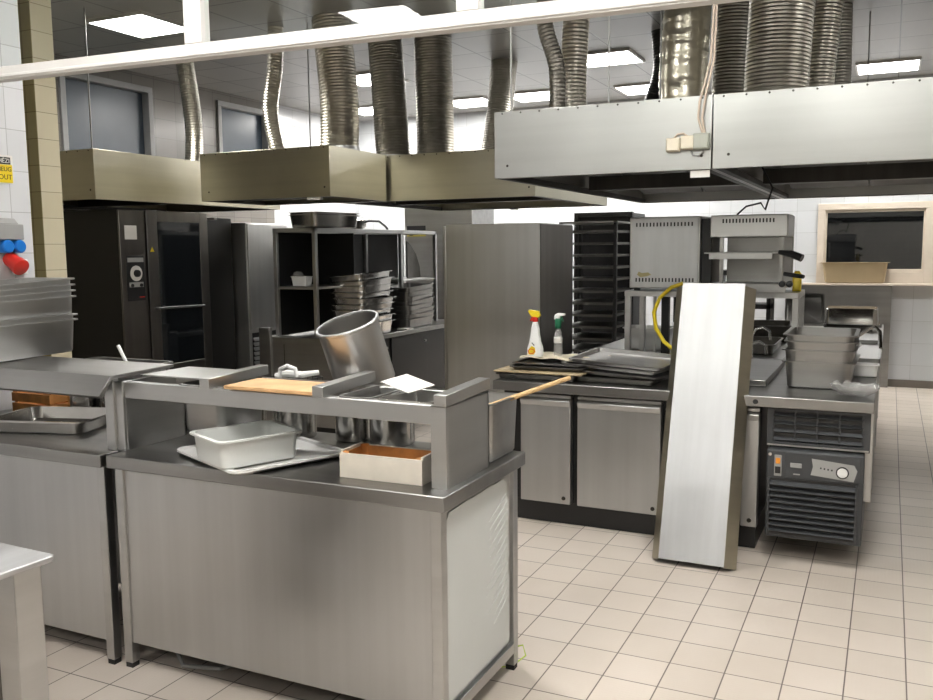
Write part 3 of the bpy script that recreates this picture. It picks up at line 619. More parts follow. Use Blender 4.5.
# ================================================================ REFRIGERATED COUNTER (middle island)
D = thing('refrigerated_counter', 'refrigerated steel counter with two doors and a charcoal compressor unit', 'refrigerated counter', (-2.06, 4.66, 0))
MB().box(0, 2.02, .0, 1.42, .785, .84).build('worktop', M['steel_dull'], D, 0.004)
MB().box(.03, 1.45, .10, .78, .13, .785).build('cabinet_body', M['black_steel'], D, 0.003)
def fdoor(x0, x1):
    d = MB().box(x0, x1, .045, .095, .135, .745).prism([(.045, .745), (.03, .735), (.045, .70)], x0, x1, 'x').build('door', M['steel_v'], D, 0.006)
    MB().box(x0, x1, .05, .10, .748, .768).build('door_handle', M['steel'], d, 0.004)
    MB().lathe([(.012, 0), (.010, .006), (.004, .008)], 12, Matrix.Translation((x1-.04, .045, .17)) @ Matrix.Rotation(PI/2, 4, 'X')).build('door_lock', M['brass'], d)
fdoor(.155, .46); fdoor(.50, .975); fdoor(1.40, 1.485)
fdoor(1.0, 1.385)
for x in (.10, .75, 1.40): MB().lathe([(.022, 0), (.022, .02), (.012, .025), (.012, .13)], 14, Matrix.Translation((x, .16, 0))).build('foot', M['steel_shiny'], D)
for x in (.10, 1.96):
    MB().box(x-.02, x+.02, 1.36, 1.40, 0, .785).build('leg', M['steel'], D, 0.003)
MB().box(1.985, 2.02, .06, .10, .33, .785).build('side_post', M['steel'], D, 0.002)
MB().box(1.49, 1.98, .60, .64, .0, .20).build('rear_leg', M['steel'], D)
MB().box(.05, 1.47, .115, .75, 0, .13).build('plinth', M['black'], D)  # black block added to stand for the shade below the doors
_n0 = set(D.children)
MB().lathe([(.013, 0), (.012, .003)], 14, Matrix.Translation((1.445, 0, .81)) @ Matrix.Rotation(PI/2, 4, 'X')).build('rubber_plug', M['rubber'], D)
# compressor unit
CU = MB().box(1.50, 1.985, .06, .62, .58, .775).build('compressor_housing', M['black'], D, 0.004)
MB().box(1.50, 1.53, .045, .06, .58, .775).box(1.955, 1.985, .045, .06, .58, .775).box(1.53, 1.955, .045, .06, .58, .605).box(1.53, 1.955, .045, .06, .765, .775).build('grille_frame', M['charcoal'], CU, 0.001)
g = MB()
for k in range(4): 
    z = .615+k*.042; g.prism([(.04, z), (.058, z+.014), (.062, z+.014), (.062, z-.012)], 1.53, 1.955, 'x')
for x in (1.53, 1.635, 1.74, 1.845, 1.95): g.box(x-.004, x+.004, .045, .06, .60, .765)
g.build('upper_grille', M['charcoal'], CU, 0.001)
MB().box(1.505, 1.98, .035, .06, .585, .592).build('trim_strip', M['steel'], CU)
LB = MB().box(1.51, 1.965, -.02, .60, .12, .575).build('lower_housing', M['charcoal'], D, 0.008)
MB().box(1.53, 1.93, -.024, -.019, .14, .43).build('louvre_back', M['black'], LB)
g = MB()
for k in range(9):
    z = .165+k*.030
    g.prism([(-.052, z-.004), (-.028, z+.012), (-.02, z+.012), (-.02, z-.012)], 1.53, 1.93, 'x')
g.box(1.52, 1.53, -.045, -.02, .14, .43).box(1.93, 1.94, -.045, -.02, .14, .43)
g.build('louvre', M['charcoal'], LB, 0.001)
sw = MB().box(1.548, 1.584, -.026, -.02, .44, .55).build('switch_plate', M['greyplast'], LB, 0.003)
MB().box(1.555, 1.577, -.031, -.026, .505, .535).build('orange_switch', M['orange'], sw, 0.002); MB().box(1.553, 1.579, -.030, -.026, .455, .49).build('black_switch', M['black'], sw, 0.002)
cpn = MB().box(1.60, 1.95, -.024, -.02, .437, .565).build('control_panel', M['charcoal'], LB, 0.002)
MB().prism([(1.725, .545), (1.92, .528), (1.935, .50), (1.92, .445), (1.722, .462), (1.732, .505)], -.027, -.024).build('thermostat_plate', M['greyplast'], cpn)
MB().lathe([(.030, 0), (.030, .004), (.024, .005)], 24, Matrix.Translation((1.868, -.027, .487)) @ Matrix.Rotation(PI/2, 4, 'X')).build('dial', M['black'], cpn)
MB().lathe([(.024, 0), (.024, .003), (.02, .004)], 24, Matrix.Translation((1.868, -.031, .487)) @ Matrix.Rotation(PI/2, 4, 'X')).build('dial_face', M['plast_white'], cpn)
for k in range(4): MB().box(1.765+k*.017, 1.772+k*.017, -.029, -.027, .497-.002*k, .505-.002*k).build('indicator', M['black'], cpn)
MB().box(1.625, 1.68, -.030, -.024, .492, .515).build('lock_cover', M['greyplast'], cpn, 0.002); MB().box(1.64, 1.672, -.027, -.024, .455, .461).build('printed_mark', M['greyplast'], cpn)
MB().lathe([(.010, 0), (.008, .004)], 12, Matrix.Translation((1.527, -.02, .55)) @ Matrix.Rotation(PI/2, 4, 'X')).build('screw', M['steel_shiny'], LB)

for c_ in set(D.children)-_n0: c_.location.x += .022
# leaning aluminium hood panel
lp = thing('leaning_panel', 'tall pale steel panel leaning against the middle counter', 'metal panel', (-.845, 4.405, 0), 0, None, (-.333, 0, 0))
Lh = 1.462
MB().prism([(-.158, -.075), (.166, -.075), (.166, -.068), (-.158, -.068)], 0.006, Lh, 'z').build('panel_face', M['steel_white'], lp)
for s_ in (-1, 1):
    x = -.158 if s_ < 0 else .166
    w1 = .045 if s_ < 0 else .048
    MB().prism([(x, -.075), (x+s_*w1, -.005), (x+s_*(w1-.006), -.002), (x-s_*.004, -.068)], 0.0, Lh-.012, 'z').build('side_flange', M['steel_hood_tint'], lp)
    MB().prism([(x+s_*.001, -.077), (x+s_*(w1+.002), -.006), (x+s_*w1, -.004), (x, -.072)], 0.0, .42 if s_ > 0 else .50, 'z').build('flange_sleeve', M['steel_hood_tint'], lp)
# ---------------------------------------------------------------- baking trays on the middle counter
def tray(label, loc, size, h=.022, m='alu_dark', rot=(0, 0, 0), group='baking trays on the middle counter'):
    return pan(label, loc, size, h, 0, group, m, rot, .014, .01, 'baking tray', 'baking_tray', .02)
tray('dark baking tray lowest on the left pile of the middle counter', (-1.83, 4.93, .842), (.50, .40), .03)
tag(MB().box(-.27, .27, -.2, .2, 0, .010).build('white_board', M['plast_beige'], None, 0.003, True, (-1.82, 4.94, .877)), 'pale board with a worn edge between the dark baking trays', 'board')
tray('black baking tray on top of the pale board, left pile', (-1.79, 4.98, .889), (.46, .38), .022, rot=(0, 0, .03))
tray('thin dark baking tray directly below the spray bottles', (-1.80, 5.02, .9125), (.44, .36), .012, m='steel_dull', rot=(0, 0, -.04))
cl = MB(); nx, ny = 26, 14; V = []; Fc = []
for j in range(ny):
    for i in range(nx):
        u, v = i/(nx-1), j/(ny-1)
        V.append((-.22+.52*u, -.13+.26*v+.02*math.sin(u*9), .006*math.sin(u*17+v*5)+.006*math.sin(v*13+u*4)+.010))
for j in range(ny-1):
    for i in range(nx-1): Fc.append((j*nx+i, j*nx+i+1, (j+1)*nx+i+1, (j+1)*nx+i))
cl.add(V, Fc); o = cl.build('kitchen_cloth', M['cloth'], None, 0, True, (-1.80, 5.10, .9275)); sm = o.modifiers.new('thick', 'SOLIDIFY'); sm.thickness = .004
tag(o, 'crumpled cream cloth under the two spray bottles', 'cloth')
tray('dark tray at the bottom of the right fanned pile', (-1.40, 4.98, .843), (.56, .44), .03, rot=(0, 0, -.06))
tray('steel tray second from the bottom of the fanned pile', (-1.38, 5.0, .876), (.60, .40), .02, 'steel_dull', rot=(.0, .02, -.20))
tray('steel tray third in the fanned pile, pointing right', (-1.40, 5.04, .905), (.60, .42), .02, 'steel_dull', rot=(.0, .03, -.16))
tray('bright rimmed steel tray topmost of the fanned pile', (-1.37, 5.07, .935), (.58, .44), .025, 'steel_dull', rot=(.05, .04, -.12))
# spray bottles
sb = thing('spray_bottle', 'white cleaning spray bottle with a yellow and red trigger head', 'spray bottle', (-1.945, 5.05, .942))
MB().loops([(.046, .026, 0, .02), (.050, .028, .01, .022), (.050, .028, .045, .022), (.036, .026, .09, .02), (.030, .022, .13, .018), (.026, .02, .165, .016), (.018, .017, .195, .014), (.015, .015, .215, .013)], 5).build('bottle_body', M['plast_white'], sb)
MB().lathe([(.018, .212), (.019, .218), (.018, .238), (.014, .242)], 16).build('collar', M['red'], sb)
MB().prism([(-.045, .275), (-.028, .248), (-.012, .238), (.026, .238), (.036, .25), (.022, .278), (-.038, .284)], -.012, .012).build('trigger_head', M['yellow'], sb, 0.003)
MB().prism([(-.022, .245), (-.034, .215), (-.026, .213), (-.012, .242)], -.006, .006).build('trigger', M['red'], sb, 0.002)
MB().prism([(-.036, .02), (-.032, .045), (-.012, .065), (.008, .055), (.012, .03), (.0, .012), (-.026, .012)], -.0300, -.0285).build('bottle_label', M['yellow'], sb)
MB().tube([(-.036, -.031, .035), (-.02, -.031, .047), (0, -.031, .042), (.008, -.031, .03), (-.008, -.031, .018), (-.028, -.031, .02), (-.036, -.031, .035)], .0022, 6).build('red_swirl', M['red'], sb)
MB().tube([(-.012, -.029, .085), (.004, -.029, .068)], .003, 6).build('printed_mark', M['black'], sb)
sb2 = thing('spray_bottle', 'dark transparent spray bottle with a green collar and white trigger', 'spray bottle', (-1.815, 5.10, .942))
MB().lathe([(.024, 0), (.026, .006), (.026, .12), (.020, .145), (.014, .165), (.014, .17)], 20).build('bottle_body', M['film'], sb2)
MB().lathe([(.020, .19), (.02, .17), (.02, .225), (.015, .232)], 16).build('collar', M['green'], sb2)
MB().prism([(-.026, .225), (-.02, .255), (.0, .265), (.045, .262), (.045, .25), (.012, .245), (.01, .225)], -.01, .01).build('trigger_head', M['plast_white'], sb2, 0.003)
MB().prism([(.024, .247), (.036, .215), (.03, .213), (.014, .245)], -.005, .005).build('trigger', M['green'], sb2, 0.001)
MB().lathe([(.0215, .08), (.0268, .085), (.0268, .115), (.0215, .12)], 20).build('bottle_label', M['label'], sb2)

# ---------------------------------------------------------------- overshelf with ovens
OS = thing('overshelf', 'open steel overshelf on the middle counter carrying two ovens', 'shelf', (-1.50, 5.45, .84))
MB().box(0, 1.03, 0, .42, .455, .49).build('shelf_top', M['steel'], OS, 0.003)
for x in (0, .995):
    for y in (.01, .375): MB().box(x, x+.035, y, y+.035, 0, .455).build('leg', M['steel'], OS, 0.002)
MB().box(.09, .11, .38, .40, 0, .455).build('brace', M['steel'], OS)
MB().box(.15, .20, .36, .40, 0, .455).build('brace', M['black_steel'], OS)
def slots(mb, x0, x1, z, y, n):
    for i in range(n):
        x = x0+(x1-x0)*i/(n-1); mb.box(x-.0045, x+.0045, y-.001, y+.003, z-.012, z+.012)
    return mb
ov = thing('countertop_oven', 'square steel countertop oven back with two rows of vent slots', 'oven', (-1.475, 5.47, 1.33))
MB().box(0, .435, .0, .36, .015, .455).build('oven_body', M['steel'], ov, 0.006)
MB().box(.012, .423, -.006, 0, .02, .45).build('back_panel', M['steel_white'], ov, 0.003)
slots(MB(), .045, .385, .408, -.006, 17).build('vent_slots', M['black'], ov); slots(MB(), .045, .395, .068, -.006, 18).build('vent_slots', M['black'], ov)
for x in (.04, .39): MB().box(x-.015, x+.015, .02, .06, 0, .015).build('foot', M['rubber'], ov)
MB().prism([(.05, .10), (.07, .085), (.11, .09), (.14, .10), (.12, .115), (.08, .11), (.06, .12)], -.0066, -.006).build('yellow_stain', plain('yellow_stain', (.42, .36, .18), .6), ov)
MB().box(.436, .50, .02, .33, .02, .44).build('side_casing', M['black_steel'], ov, 0.004)
sa = thing('salamander_grill', 'steel salamander grill with open shelves and a slotted head', 'grill', (-.98, 5.47, 1.33))
hd = MB().box(-.0, .44, -.02, .36, .325, .455).build('grill_head', M['steel'], sa, 0.006)
slots(MB(), .075, .36, .42, -.021, 16).build('vent_slots', M['black'], hd)
MB().box(.05, .44, .30, .36, .03, .325).build('rear_column', M['steel_dull'], sa, 0.003)
for x in (.065, .405): MB().box(x-.01, x+.01, .0, .02, .03, .325).build('slide_post', M['steel_dull'], sa)
MB().box(-.03, .43, -.04, .30, .228, .236).box(.0, .36, -.045, -.03, .195, .232).build('upper_rack', M['steel'], sa, 0.002)
MB().box(-.01, .43, -.04, .30, .02, .05).box(.0, .44, -.05, -.04, .0, .05).build('drip_tray', M['steel'], sa, 0.002)
MB().tube([(.40, -.06, .235), (.47, -.10, .225), (.53, -.12, .20)], [.012, .02, .022], 10).tube([(.43, -.05, .11), (.50, -.08, .10), (.54, -.10, .095)], .012, 10).build('grill_handle', M['black'], sa)
for x in (.42, .46): MB().lathe([(.02, 0), (.018, .025), (.012, .028)], 14, Matrix.Translation((x, -.04, .05)) @ Matrix.Rotation(PI/2, 4, 'X')).build('knob', M['black'], sa)
tag(MB().loops([(.025, .02, 0, .008), (.025, .02, .10, .008), (.012, .012, .12, .006)]).build('yellow_bottle', M['yellow'], None, 0, True, (-.50, 5.66, 1.33)), 'small yellow bottle behind the grill handles', 'bottle')
tag(MB().tube([(-.85, 5.6, 1.79), (-.80, 5.62, 1.84), (-.72, 5.65, 1.86), (-.70, 5.7, 1.82), (-.66, 5.7, 1.95), (-.74, 5.75, 2.1)], .006, 6).build('black_cord', M['black']), 'black power cord rising from the top of the grill', 'cord')
tag(MB().tube([(-1.13, 5.42, 1.38), (-1.20, 5.42, 1.355), (-1.27, 5.42, 1.29), (-1.305, 5.42, 1.20), (-1.29, 5.42, 1.10), (-1.24, 5.42, 1.02), (-1.17, 5.42, .965), (-1.10, 5.42, .95)], .012, 10).build('yellow_hose', M['yellow']), 'thick yellow hose arching out from behind the leaning panel', 'hose')

# ---------------------------------------------------------------- right part of middle counter
tag(MB().box(-.11, .11, 0, .95, 0, .035).build('grill_plate', M['steel_dull'], None, 0.004, True, (-.69, 4.98, .842)), 'low grey metal plate right of the leaning panel on the worktop', 'plate')
gz = (.842, .90, .965, 1.0)
for k, (z, nm) in enumerate(zip(gz, ('bottom', 'second', 'third', 'topmost'))):
    if k == 0:
        pan('steel pan at the bottom of the stack above the compressor', (-.32, 5.23, z), (.37, .53), .145, -.02, 'steel pans above the compressor', taper=.02, m='steel_dull', flange=.018)
    else:
        pan('steel pan in the stack above the compressor, %s one' % nm, (-.32, 5.23, z-.02*(k > 1)), (.37, .53), .15, (-.03, .03, .0)[k-1], 'steel pans above the compressor', taper=.02, m='steel_dull', flange=.018)
# crumpled film bowl
bg = MB(); random.seed(11); prof = [(.03, 0), (.07, .01), (.10, .035), (.115, .055), (.108, .058), (.09, .035), (.05, .018)]
bg.lathe(prof, 28)
bg.v = [(x*(1+random.uniform(-.12, .12)), y*(1+random.uniform(-.12, .12))*.8, z*(1+random.uniform(-.25, .25))) for x, y, z in bg.v]
tag(bg.build('plastic_bag', M['film'], None, 0, False, (-.135, 4.83, .842)), 'crumpled clear plastic bag on the corner above the compressor', 'plastic bag')
tub = tag(MB().pan(.16, .13, .07, .008, .01, .02).build('plastic_tub', M['plast_white'], None, 0, True, (-.03-.08, 5.62, .842)), 'small white plastic tub right of the pan stack', 'tub')
def faucet(label, loc, s=1.0):
    t = thing('faucet', label, 'faucet', loc)
    MB().lathe([(.022, 0), (.02, .015), (.012, .02), (.012, .04)], 14).build('faucet_base', M['steel_shiny'], t)
    MB().tube([(0, 0, .02), (0, 0, .15*s), (.02*s, 0, .19*s), (.06*s, 0, .20*s), (.095*s, 0, .18*s), (.10*s, 0, .13*s)], .009, 10).build('spout', M['steel_shiny'], t)
faucet('chrome faucet just right of the leaning panel', (-.735, 5.40, .842)); faucet('second chrome faucet behind, beneath the overshelf', (-.80, 6.02, .842), 1.15)
# second table behind
E_ = thing('sink_table', 'steel sink table running back towards the window', 'sink table', (-2.0, 6.25, 0))
MB().box(0, 1.97, 0, 2.75, .80, .84).build('worktop', M['steel'], E_, 0.003)
MB().box(1.80, 1.97, .0, .03, .84, .87).box(1.955, 1.97, 0, 2.75, .84, .87).build('splash_lip', M['steel'], E_, 0.002)
for x in (.03, 1.92):
    for y in (.03, 1.4, 2.68): MB().box(x, x+.035, y, y+.035, 0, .80).build('leg', M['steel'], E_, 0.002)
MB().box(.1, 1.88, .3, 2.5, .2, .78).build('under_cabinet', M['black_steel'], E_)
MB().box(1.78, 1.95, .02, .06, .62, .78).build('control_box', M['black'], E_)
tag(MB().box(0, 1.03, 0, .05, 0, 1.145).build('splash_panel', M['steel_dull'], None, 0.003, True, (-1.0, 10.95, 0)), 'plain grey steel panel standing under the back window', 'panel')
def bent(label, loc, size, rot, m='steel'):
    o = pan(label, loc, size, .08, 0, None, m, rot, .015, .01, 'tray', 'steel_tray', .03); return o
bent('large steel tray propped up on the far end of the sink table', (-.70, 8.75, 1.0), (.34, .30), (1.2, 0, .1), 'steel_dull')
pan('big steel basin upside down on the far end of the sink table', (-.29, 8.6, 1.05), (.46, .42), .14, .05, None, 'steel_shiny', (PI, 0, 0))
pan('black rectangular tray under the upturned basin', (-.31, 8.55, .843), (.42, .42), .055, 0, None, 'alu_dark')
tag(MB().box(-.25, .22, -.25, .3, 0, .03).build('steel_sheet', M['steel'], None, 0.004, True, (-.28, 7.7, .843)), 'flat steel sheet on the sink table before the black tray', 'sheet')
tag(MB().tube([(-.30, 6.45, .855), (-.24, 6.7, .92), (-.12, 7.0, 1.0), (-.08, 7.05, 1.01), (-.045, 7.0, .98), (-.035, 6.9, .87)], .013, 10).build('faucet_lever', M['steel_shiny']), 'long bent chrome spray arm at the right edge of the sink table', 'spray arm')
pan('dark roasting tray beneath the overshelf near the second faucet', (-.95, 6.75, .843), (.5, .6), .07, 0, None, 'alu_dark')
pan('black roasting tray further back under the overshelf', (-1.0, 7.6, .843), (.6, .6), .13, .1, None, 'alu_dark')
pan('grey steel basin leaning left of the yellow hose', (-1.62, 6.6, .843), (.36, .3), .16, 0, None, 'steel')
# beige tub on the window sill
pan('beige plastic tub on the window sill at right', (-.36, 10.955, 1.173), (.72, .17), .235, 0, None, 'plast_beige', None, .02, .05, 'tub', 'plastic_tub', .03)

# ================================================================ LEFT BACK: ovens
CO = thing('combi_oven', 'tall steel combi oven with a dark glass door and white dial', 'combi oven', (-6.35, 5.13, 0))
MB().box(0, .88, 0, 1.0, .15, 1.935).build('oven_body', M['black_steel'], CO, 0.005)  # steel in the hood's shade, painted near black
MB().box(.88, .90, .0, .265, .15, 1.93).build('control_column', M['steel_dark_shaded'], CO, 0.004)  # column and door: shade under the hood is put into the colour
dr = MB().box(.88, .91, .275, .39, .2, 1.935).box(.88, .91, .885, .985, .2, 1.935).box(.88, .91, .39, .885, 1.845, 1.935).box(.88, .91, .39, .885, .2, .66).build('oven_door', M['steel_dark_shaded'], CO, 0.004)
MB().box(.885, .906, .39, .885, .66, 1.845).build('door_glass', M['darkglass'], dr)
MB().tube([(.93, .31, 1.14), (.95, .32, 1.14), (.95, .86, 1.13), (.93, .87, 1.13)], .010, 8).build('door_handle', M['black'], dr)
MB().box(.88, .892, .40, .88, 1.05, 1.075).build('inner_rack', M['steel'], dr)
cpn = MB().box(.90, .905, .05, .235, 1.21, 1.57).build('control_panel', M['black'], CO, 0.003)
MB().lathe([(.062, 0), (.062, .003), (.055, .004)], 28, Matrix.Translation((.905, .145, 1.43)) @ Matrix.Rotation(PI/2, 4, 'Y')).build('dial_scale', M['label'], cpn)
MB().lathe([(.030, 0), (.028, .02), (.02, .022)], 20, Matrix.Translation((.908, .145, 1.43)) @ Matrix.Rotation(PI/2, 4, 'Y')).build('dial_knob', M['black'], cpn)
MB().box(.905, .908, .07, .215, 1.32, 1.36).build('button_strip', M['greyplast'], cpn)
for y in (.095, .19): MB().lathe([(.015, 0), (.013, .012)], 14, Matrix.Translation((.905, y, 1.335)) @ Matrix.Rotation(PI/2, 4, 'Y')).build('knob', M['black'], cpn)
MB().box(.905, .908, .06, .225, 1.52, 1.555).build('display_strip', M['greyplast'], cpn)
MB().box(.905, .907, .17, .225, 1.235, 1.243).build('red_mark', M['red'], cpn)
MB().box(.90, .902, .05, .175, 1.70, 1.81).build('white_notice', M['label'], CO)
MB().prism([(.30, 1.60), (.345, 1.60), (.3225, 1.64)], .91, .912, 'x').build('warning_sticker', M['yellow'], CO)
for x in (.06, .82):
    for y in (.06, .92): MB().cyl((x, y, 0), (x, y, .15), .025, 12).build('foot', M['steel'], CO)
dc = tag(MB().box(-.9, 0, 0, .40, 0, 1.90).build('tall_cabinet', M['black_steel'], None, 0.004, True, (-5.55, 6.14+.02, 0)), 'tall black cabinet squeezed right of the combi oven', 'cabinet')
GC = thing('ice_machine', 'tall grey steel cabinet with a louvred grille at its lower front', 'cabinet', (-6.0, 6.60-.02, 0))
MB().box(0, .60, 0, .62, .1, 1.86).build('cabinet_body', M['steel_v'], GC, 0.004)
MB().box(.60, .615, .01, .61, .86, 1.85).build('cabinet_door', M['steel_v'], GC, 0.004)
lv = MB()
for k in range(10): lv.prism([(.600, .36+k*.045), (.618, .345+k*.045), (.618, .353+k*.045), (.600, .385+k*.045)], .05, .57, 'y')
lv.v = [(x, y, z) for x, y, z in lv.v]; lv.build('louvre', M['steel'], GC)
MB().box(.6, .603, .04, .58, .34, .83).build('grille_back', M['black'], GC)
MB().box(.05, .55, .05, .57, 0, .1).build('plinth', M['black'], GC)

# open rack unit
OR = thing('open_rack', 'open steel rack unit under the hoods holding stacked pans', 'rack', (-4.80, 6.2, 0))
fm = MB(); q = .035; W_, D_, Ht = .44, 2.22, 1.79
for x in (0, W_-q):
    for y in (0, 1.45, D_-q): fm.box(x, x+q, y, y+q, .84, Ht)
fm.box(0, W_, 0, q, Ht-q, Ht).box(0, W_, D_-q, D_, Ht-q, Ht).box(0, q, q, D_-q, Ht-q, Ht).box(W_-q, W_, q, D_-q, Ht-q, Ht)
fm.build('rack_frame', M['steel'], OR, 0.002)
MB().box(.01, W_-.01, .01, D_-.01, Ht-.008, Ht-.002).build('top_shelf', M['steel_dull'], OR)
MB().box(.01, W_-.01, 0, .62, 1.27, 1.29).build('middle_shelf', M['steel'], OR, 0.002)
MB().box(.01, W_-.01, 1.45, D_, 1.285, 1.30).build('middle_shelf', M['steel'], OR, 0.002)
MB().box(0, .006, q, 2.14, .86, Ht-q).build('rear_panel', M['black_steel'], OR)
MB().box(.02, W_-.02, .62, .626, .86, Ht-.04).build('divider', M['black_steel'], OR)
OB = thing('base_counter', 'dark low counter carrying the open rack and stacked pans', 'counter', (-4.90, 6.15, 0))
MB().box(0, .80, .12, 2.45, .80, .84).build('worktop', M['steel_dull'], OB, 0.003)
MB().box(.02, .72, .14, 2.40, .1, .80).build('cabinet_body', M['black_steel'], OB)
MB().box(.0, .80, .0, .12, .1, .86).build('end_panel', M['steel_dull'], OB, 0.003)
MB().box(-.02, .10, -.03, .0, .1, .94).build('corner_post', M['steel_dull'], OB, 0.002)
MB().box(.22, .225, -.002, .0, .3, .80).build('seam', M['black'], OB)
for y in (.9, 1.65):
    d = MB().box(.72, .735, y-.7, y, .14, .78).build('door', M['black_steel'], OB, 0.003)
    MB().lathe([(.014, 0), (.012, .02)], 12, Matrix.Translation((.735, y-.06, .70)) @ Matrix.Rotation(PI/2, 4, 'Y')).build('door_knob', M['steel'], d)
MB().box(.03, .70, .14, 2.3, 0, .1).build('plinth', M['black'], OB)
gp = pan('deep steel pan on top of the open rack, lower of two', (-4.50, 6.55, 1.795), (.34, .60), .11, -.15, 'pans on top of the open rack', taper=.02)
pan('steel pan nested in the one on top of the open rack', (-4.50, 6.55, 1.815), (.34, .60), .11, -.15, 'pans on top of the open rack', taper=.02)
pl2 = thing('frying_pan', 'round shiny pan with a black loop handle on the open rack', 'pan', (-4.60, 7.15, 1.795))
MB().lathe([(.10, 0), (.13, .02), (.14, .075), (.145, .08), (.13, .08), (.115, .02), (.1, .008)], 32).build('pan_body', M['steel_shiny'], pl2)
MB().lathe([(.142, .08), (.10, .10), (.03, .112), (.01, .113)], 32).build('pan_lid', M['steel_shiny'], pl2)
MB().tube([(.10, -.05, .05), (.15, .05, .075), (.17, .2, .075), (.17, .32, .03), (.17, .36, .005)], .011, 8).build('pan_handle', M['black'], pl2)
wbx = pan('white plastic box with clear wrap on the rack\'s middle shelf', (-4.60, 6.33, 1.292), (.17, .12), .085, 0, None, 'plast_white', None, .006, .015, 'box', 'plastic_box', .015)
tag(MB().loops([(.05, .03, 0, .02), (.045, .03, .03, .02), (.02, .015, .05, .01)], T=Matrix.Rotation(.3, 4, 'Y')).build('plastic_wrap', M['film'], None, 0, True, (-4.64, 6.33, 1.37)), 'clear crumpled wrap on top of the white plastic box', 'wrap')
# stacks of pans on the base counter
random.seed(21)
n1 = 9; names = ['lowest', 'second', 'third', 'fourth', 'fifth', 'sixth', 'seventh', 'eighth', 'topmost']
zz = .842
for k in range(n1):
    a = .0 if k < 6 else (.03*(k-5))
    z = .842+.053*k
    pan('steel pan in the big rack stack, %s from the bottom' % names[k] if k < 8 else 'topmost tilted steel pan in the big rack stack', (-4.30+.012*math.sin(k*2), 6.83, z), (.385, .575), .12, 0, 'big stack of pans in the rack', taper=.03, rot=(a*.5+(.012 if k % 2 else -.008), -a, random.uniform(-.05, .05)), r=.05, flange=.024)
for k in range(8):
    z = .842+.045*k
    pan('dark steel pan in the farther rack stack, %s from the bottom' % names[k] if k < 7 else 'topmost dark steel pan in the farther rack stack', (-4.33, 7.72+.01*(k % 3), z), (.34, .53), .09, 0, 'farther stack of pans in the rack', m='steel_dull', taper=.025, rot=(.02+.012*k*.5, .0, random.uniform(-.06, .06)), r=.04)
tag(MB().box(-.05, .05, -.07, .07, 0, .012).build('white_card', M['paper'], None, 0, False, (-4.15+.0, 7.34, .842)), 'white card lying before the stacked pans on the dark counter', 'card')
tag(MB().prism([(0, 0), (.28, 0), (.26, .12), (.19, .24), (.08, .34), (0, .38)], 0, .012, 'x').build('round_tray', M['alu_dark'], None, 0, True, (-4.50, 8.0, 1.305)), 'dark curved tray standing upright in the far rack bay', 'tray')

# tall smooth cabinet
FC = thing('fridge_cabinet', 'tall smooth steel cabinet with dents, centre of the picture', 'cabinet', (-3.36, 6.6, 0))
MB().box(.025, .855, 0, .80, .08, 1.80).build('cabinet_body', M['steel_v'], FC, 0.004)
MB().box(0, .022, .0, .78, .08, 1.79).build('cabinet_door', M['steel'], FC, 0.003)
MB().box(.856, .862, .01, .79, .09, 1.79).build('side_panel', M['steel_dark_shaded'], FC)  # dark reflection of the trolley is put into the panel colour
MB().box(.04, .84, .04, .76, 0, .08).build('plinth', M['black'], FC)
# rack trolleys
def trolley(label, loc, W_, D_, Ht, n, group=None):
    t = thing('rack_trolley', label, 'trolley', loc)
    for x in (0, W_-.03):
        for y in (0, D_-.03): MB().box(x, x+.03, y, y+.03, .12, Ht).build('post', M['black_steel'], t)
    MB().box(0, W_, 0, D_, Ht-.015, Ht).build('top_frame', M['steel_dull'], t)
    MB().box(0, W_, 0, D_, .12, .14).build('base_frame', M['black_steel'], t)
    for k in range(n):
        z = .22+k*(Ht-.32)/(n-1)
        MB().box(.03, W_-.03, .01, D_-.01, z, z+.022).build('tray_shelf', M['alu_dark'], t)
    for x in (.03, W_-.03):
        for y in (.03, D_-.03): MB().lathe([(.01, -.02), (.04, -.02), (.04, .02), (.01, .02)], 16, Matrix.Translation((x, y, .04)) @ Matrix.Rotation(PI/2, 4, 'Y')).cyl((x, y, .04), (x, y, .12), .01, 8).build('caster', M['rubber'], t)
trolley('dark trolley full of baking trays right of the tall smooth cabinet', (-2.735, 7.7, 0), .54, .6, 1.835, 15)
bc = thing('wall_cabinet', 'tall black cabinet frame behind the trolley of trays', 'cabinet', (-2.91, 8.65, 0))
MB().box(0, .60, .05, .5, 0, 1.94).build('cabinet_body', M['black'], bc); MB().box(.0, .04, 0, .05, 0, 1.95).box(.56, .60, 0, .05, 0, 1.95).box(.04, .56, 0, .05, 1.91, 1.95).build('cabinet_frame', M['black_steel'], bc)
tg = thing('grey_cabinet', 'plain grey tall cabinet with a yellow sticker behind the rack', 'cabinet', (-5.02, 8.9, 0))
MB().box(0, .85, 0, .6, 0, 2.08).build('cabinet_body', M['steel_dull'], tg, 0.004)
MB().box(.03, .27, -.003, 0, 1.81, 1.865).build('black_sticker', M['black'], tg); MB().box(.03, .27, -.003, 0, 1.745, 1.81).build('yellow_sticker', plain('faded_yellow', (.45, .38, .06), .5), tg)
MB().prism([(.06, 1.755), (.11, 1.755), (.085, 1.80)], -.005, -.003).build('warning_triangle', M['black'], tg)
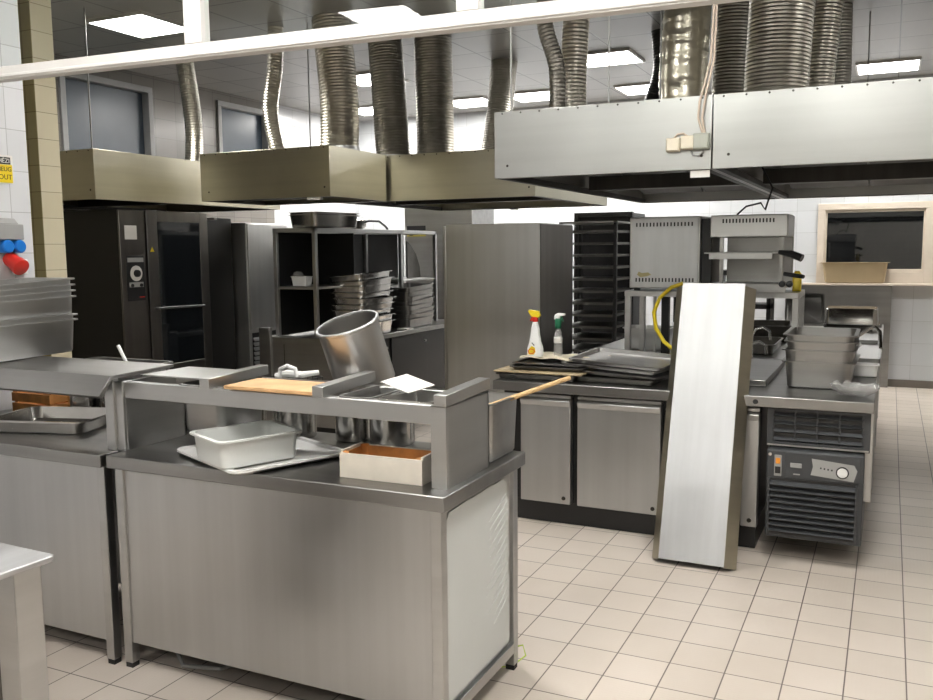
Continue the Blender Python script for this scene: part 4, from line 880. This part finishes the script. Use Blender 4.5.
# white-slatted shelf and grey basin seen under overshelf
sh = thing('wall_shelf', 'dark shelf unit before the back wall seen beneath the overshelf', 'shelf', (-2.1, 9.6, 0))
for z in (.75, .95, 1.12, 1.30): MB().box(0, 1.0, 0, .35, z, z+.05).build('shelf_board', M['black_steel'], sh)
for x in (0, .45, .96): MB().box(x, x+.04, 0, .35, 0, 1.35).build('post', M['black_steel'], sh)

# ---------------------------------------------------------------- sockets and sign on the near left wall
XW = -3.9
SG = thing('warning_sign', 'yellow and white sign with black heading at the left edge', 'sign', (XW, 2.93, 2.005))
MB().box(0, .004, -.10, .092, -.068, .068).build('sign_board', M['label'], SG)
MB().box(.004, .0055, -.10, .086, -.064, .022).build('yellow_field', M['yellow'], SG); MB().box(.004, .0055, -.10, .078, .024, .058).build('black_field', M['black'], SG)
text('HÉZI', .030, M['plast_white'], 'sign_heading', SG, (.006, .074, .040), (PI/2, 0, PI/2), align='RIGHT')
text('MEUG', .030, M['black'], 'sign_text', SG, (.006, .082, .0), (PI/2, 0, PI/2), align='RIGHT')
text('LOUT', .034, M['black'], 'sign_text', SG, (.006, .082, -.038), (PI/2, 0, PI/2), align='RIGHT')
SK = thing('socket_panel', 'grey industrial socket panel with blue and red sockets on the left wall', 'socket panel', (XW, 2.95, 1.58))
MB().box(0, .05, -.09, .075, .085, .16).prism([(0, .16), (.05, .16), (.02, .19), (0, .19)], -.08, .05, 'y').build('socket_housing', M['greyplast'], SK, 0.005)
for y in (-.02, .045):
    T = Matrix.Translation((.0, y, .052)) @ Matrix.Rotation(PI/2, 4, 'Y') @ Matrix.Rotation(0, 4, 'Z')
    MB().lathe([(.030, 0), (.032, .03), (.032, .055), (.026, .062)], 20, T).build('blue_socket', M['blue'], SK)
T = Matrix.Translation((.0, .02, -.005)) @ Matrix.Rotation(PI/2+.5, 4, 'Y')
MB().lathe([(.036, 0), (.036, .06), (.042, .065), (.042, .095), (.034, .10)], 22, T).build('red_socket', M['red'], SK)
MB().box(0, .03, .03, .10, -.085, -.01).build('wall_switch', M['plast_white'], SK, 0.004)
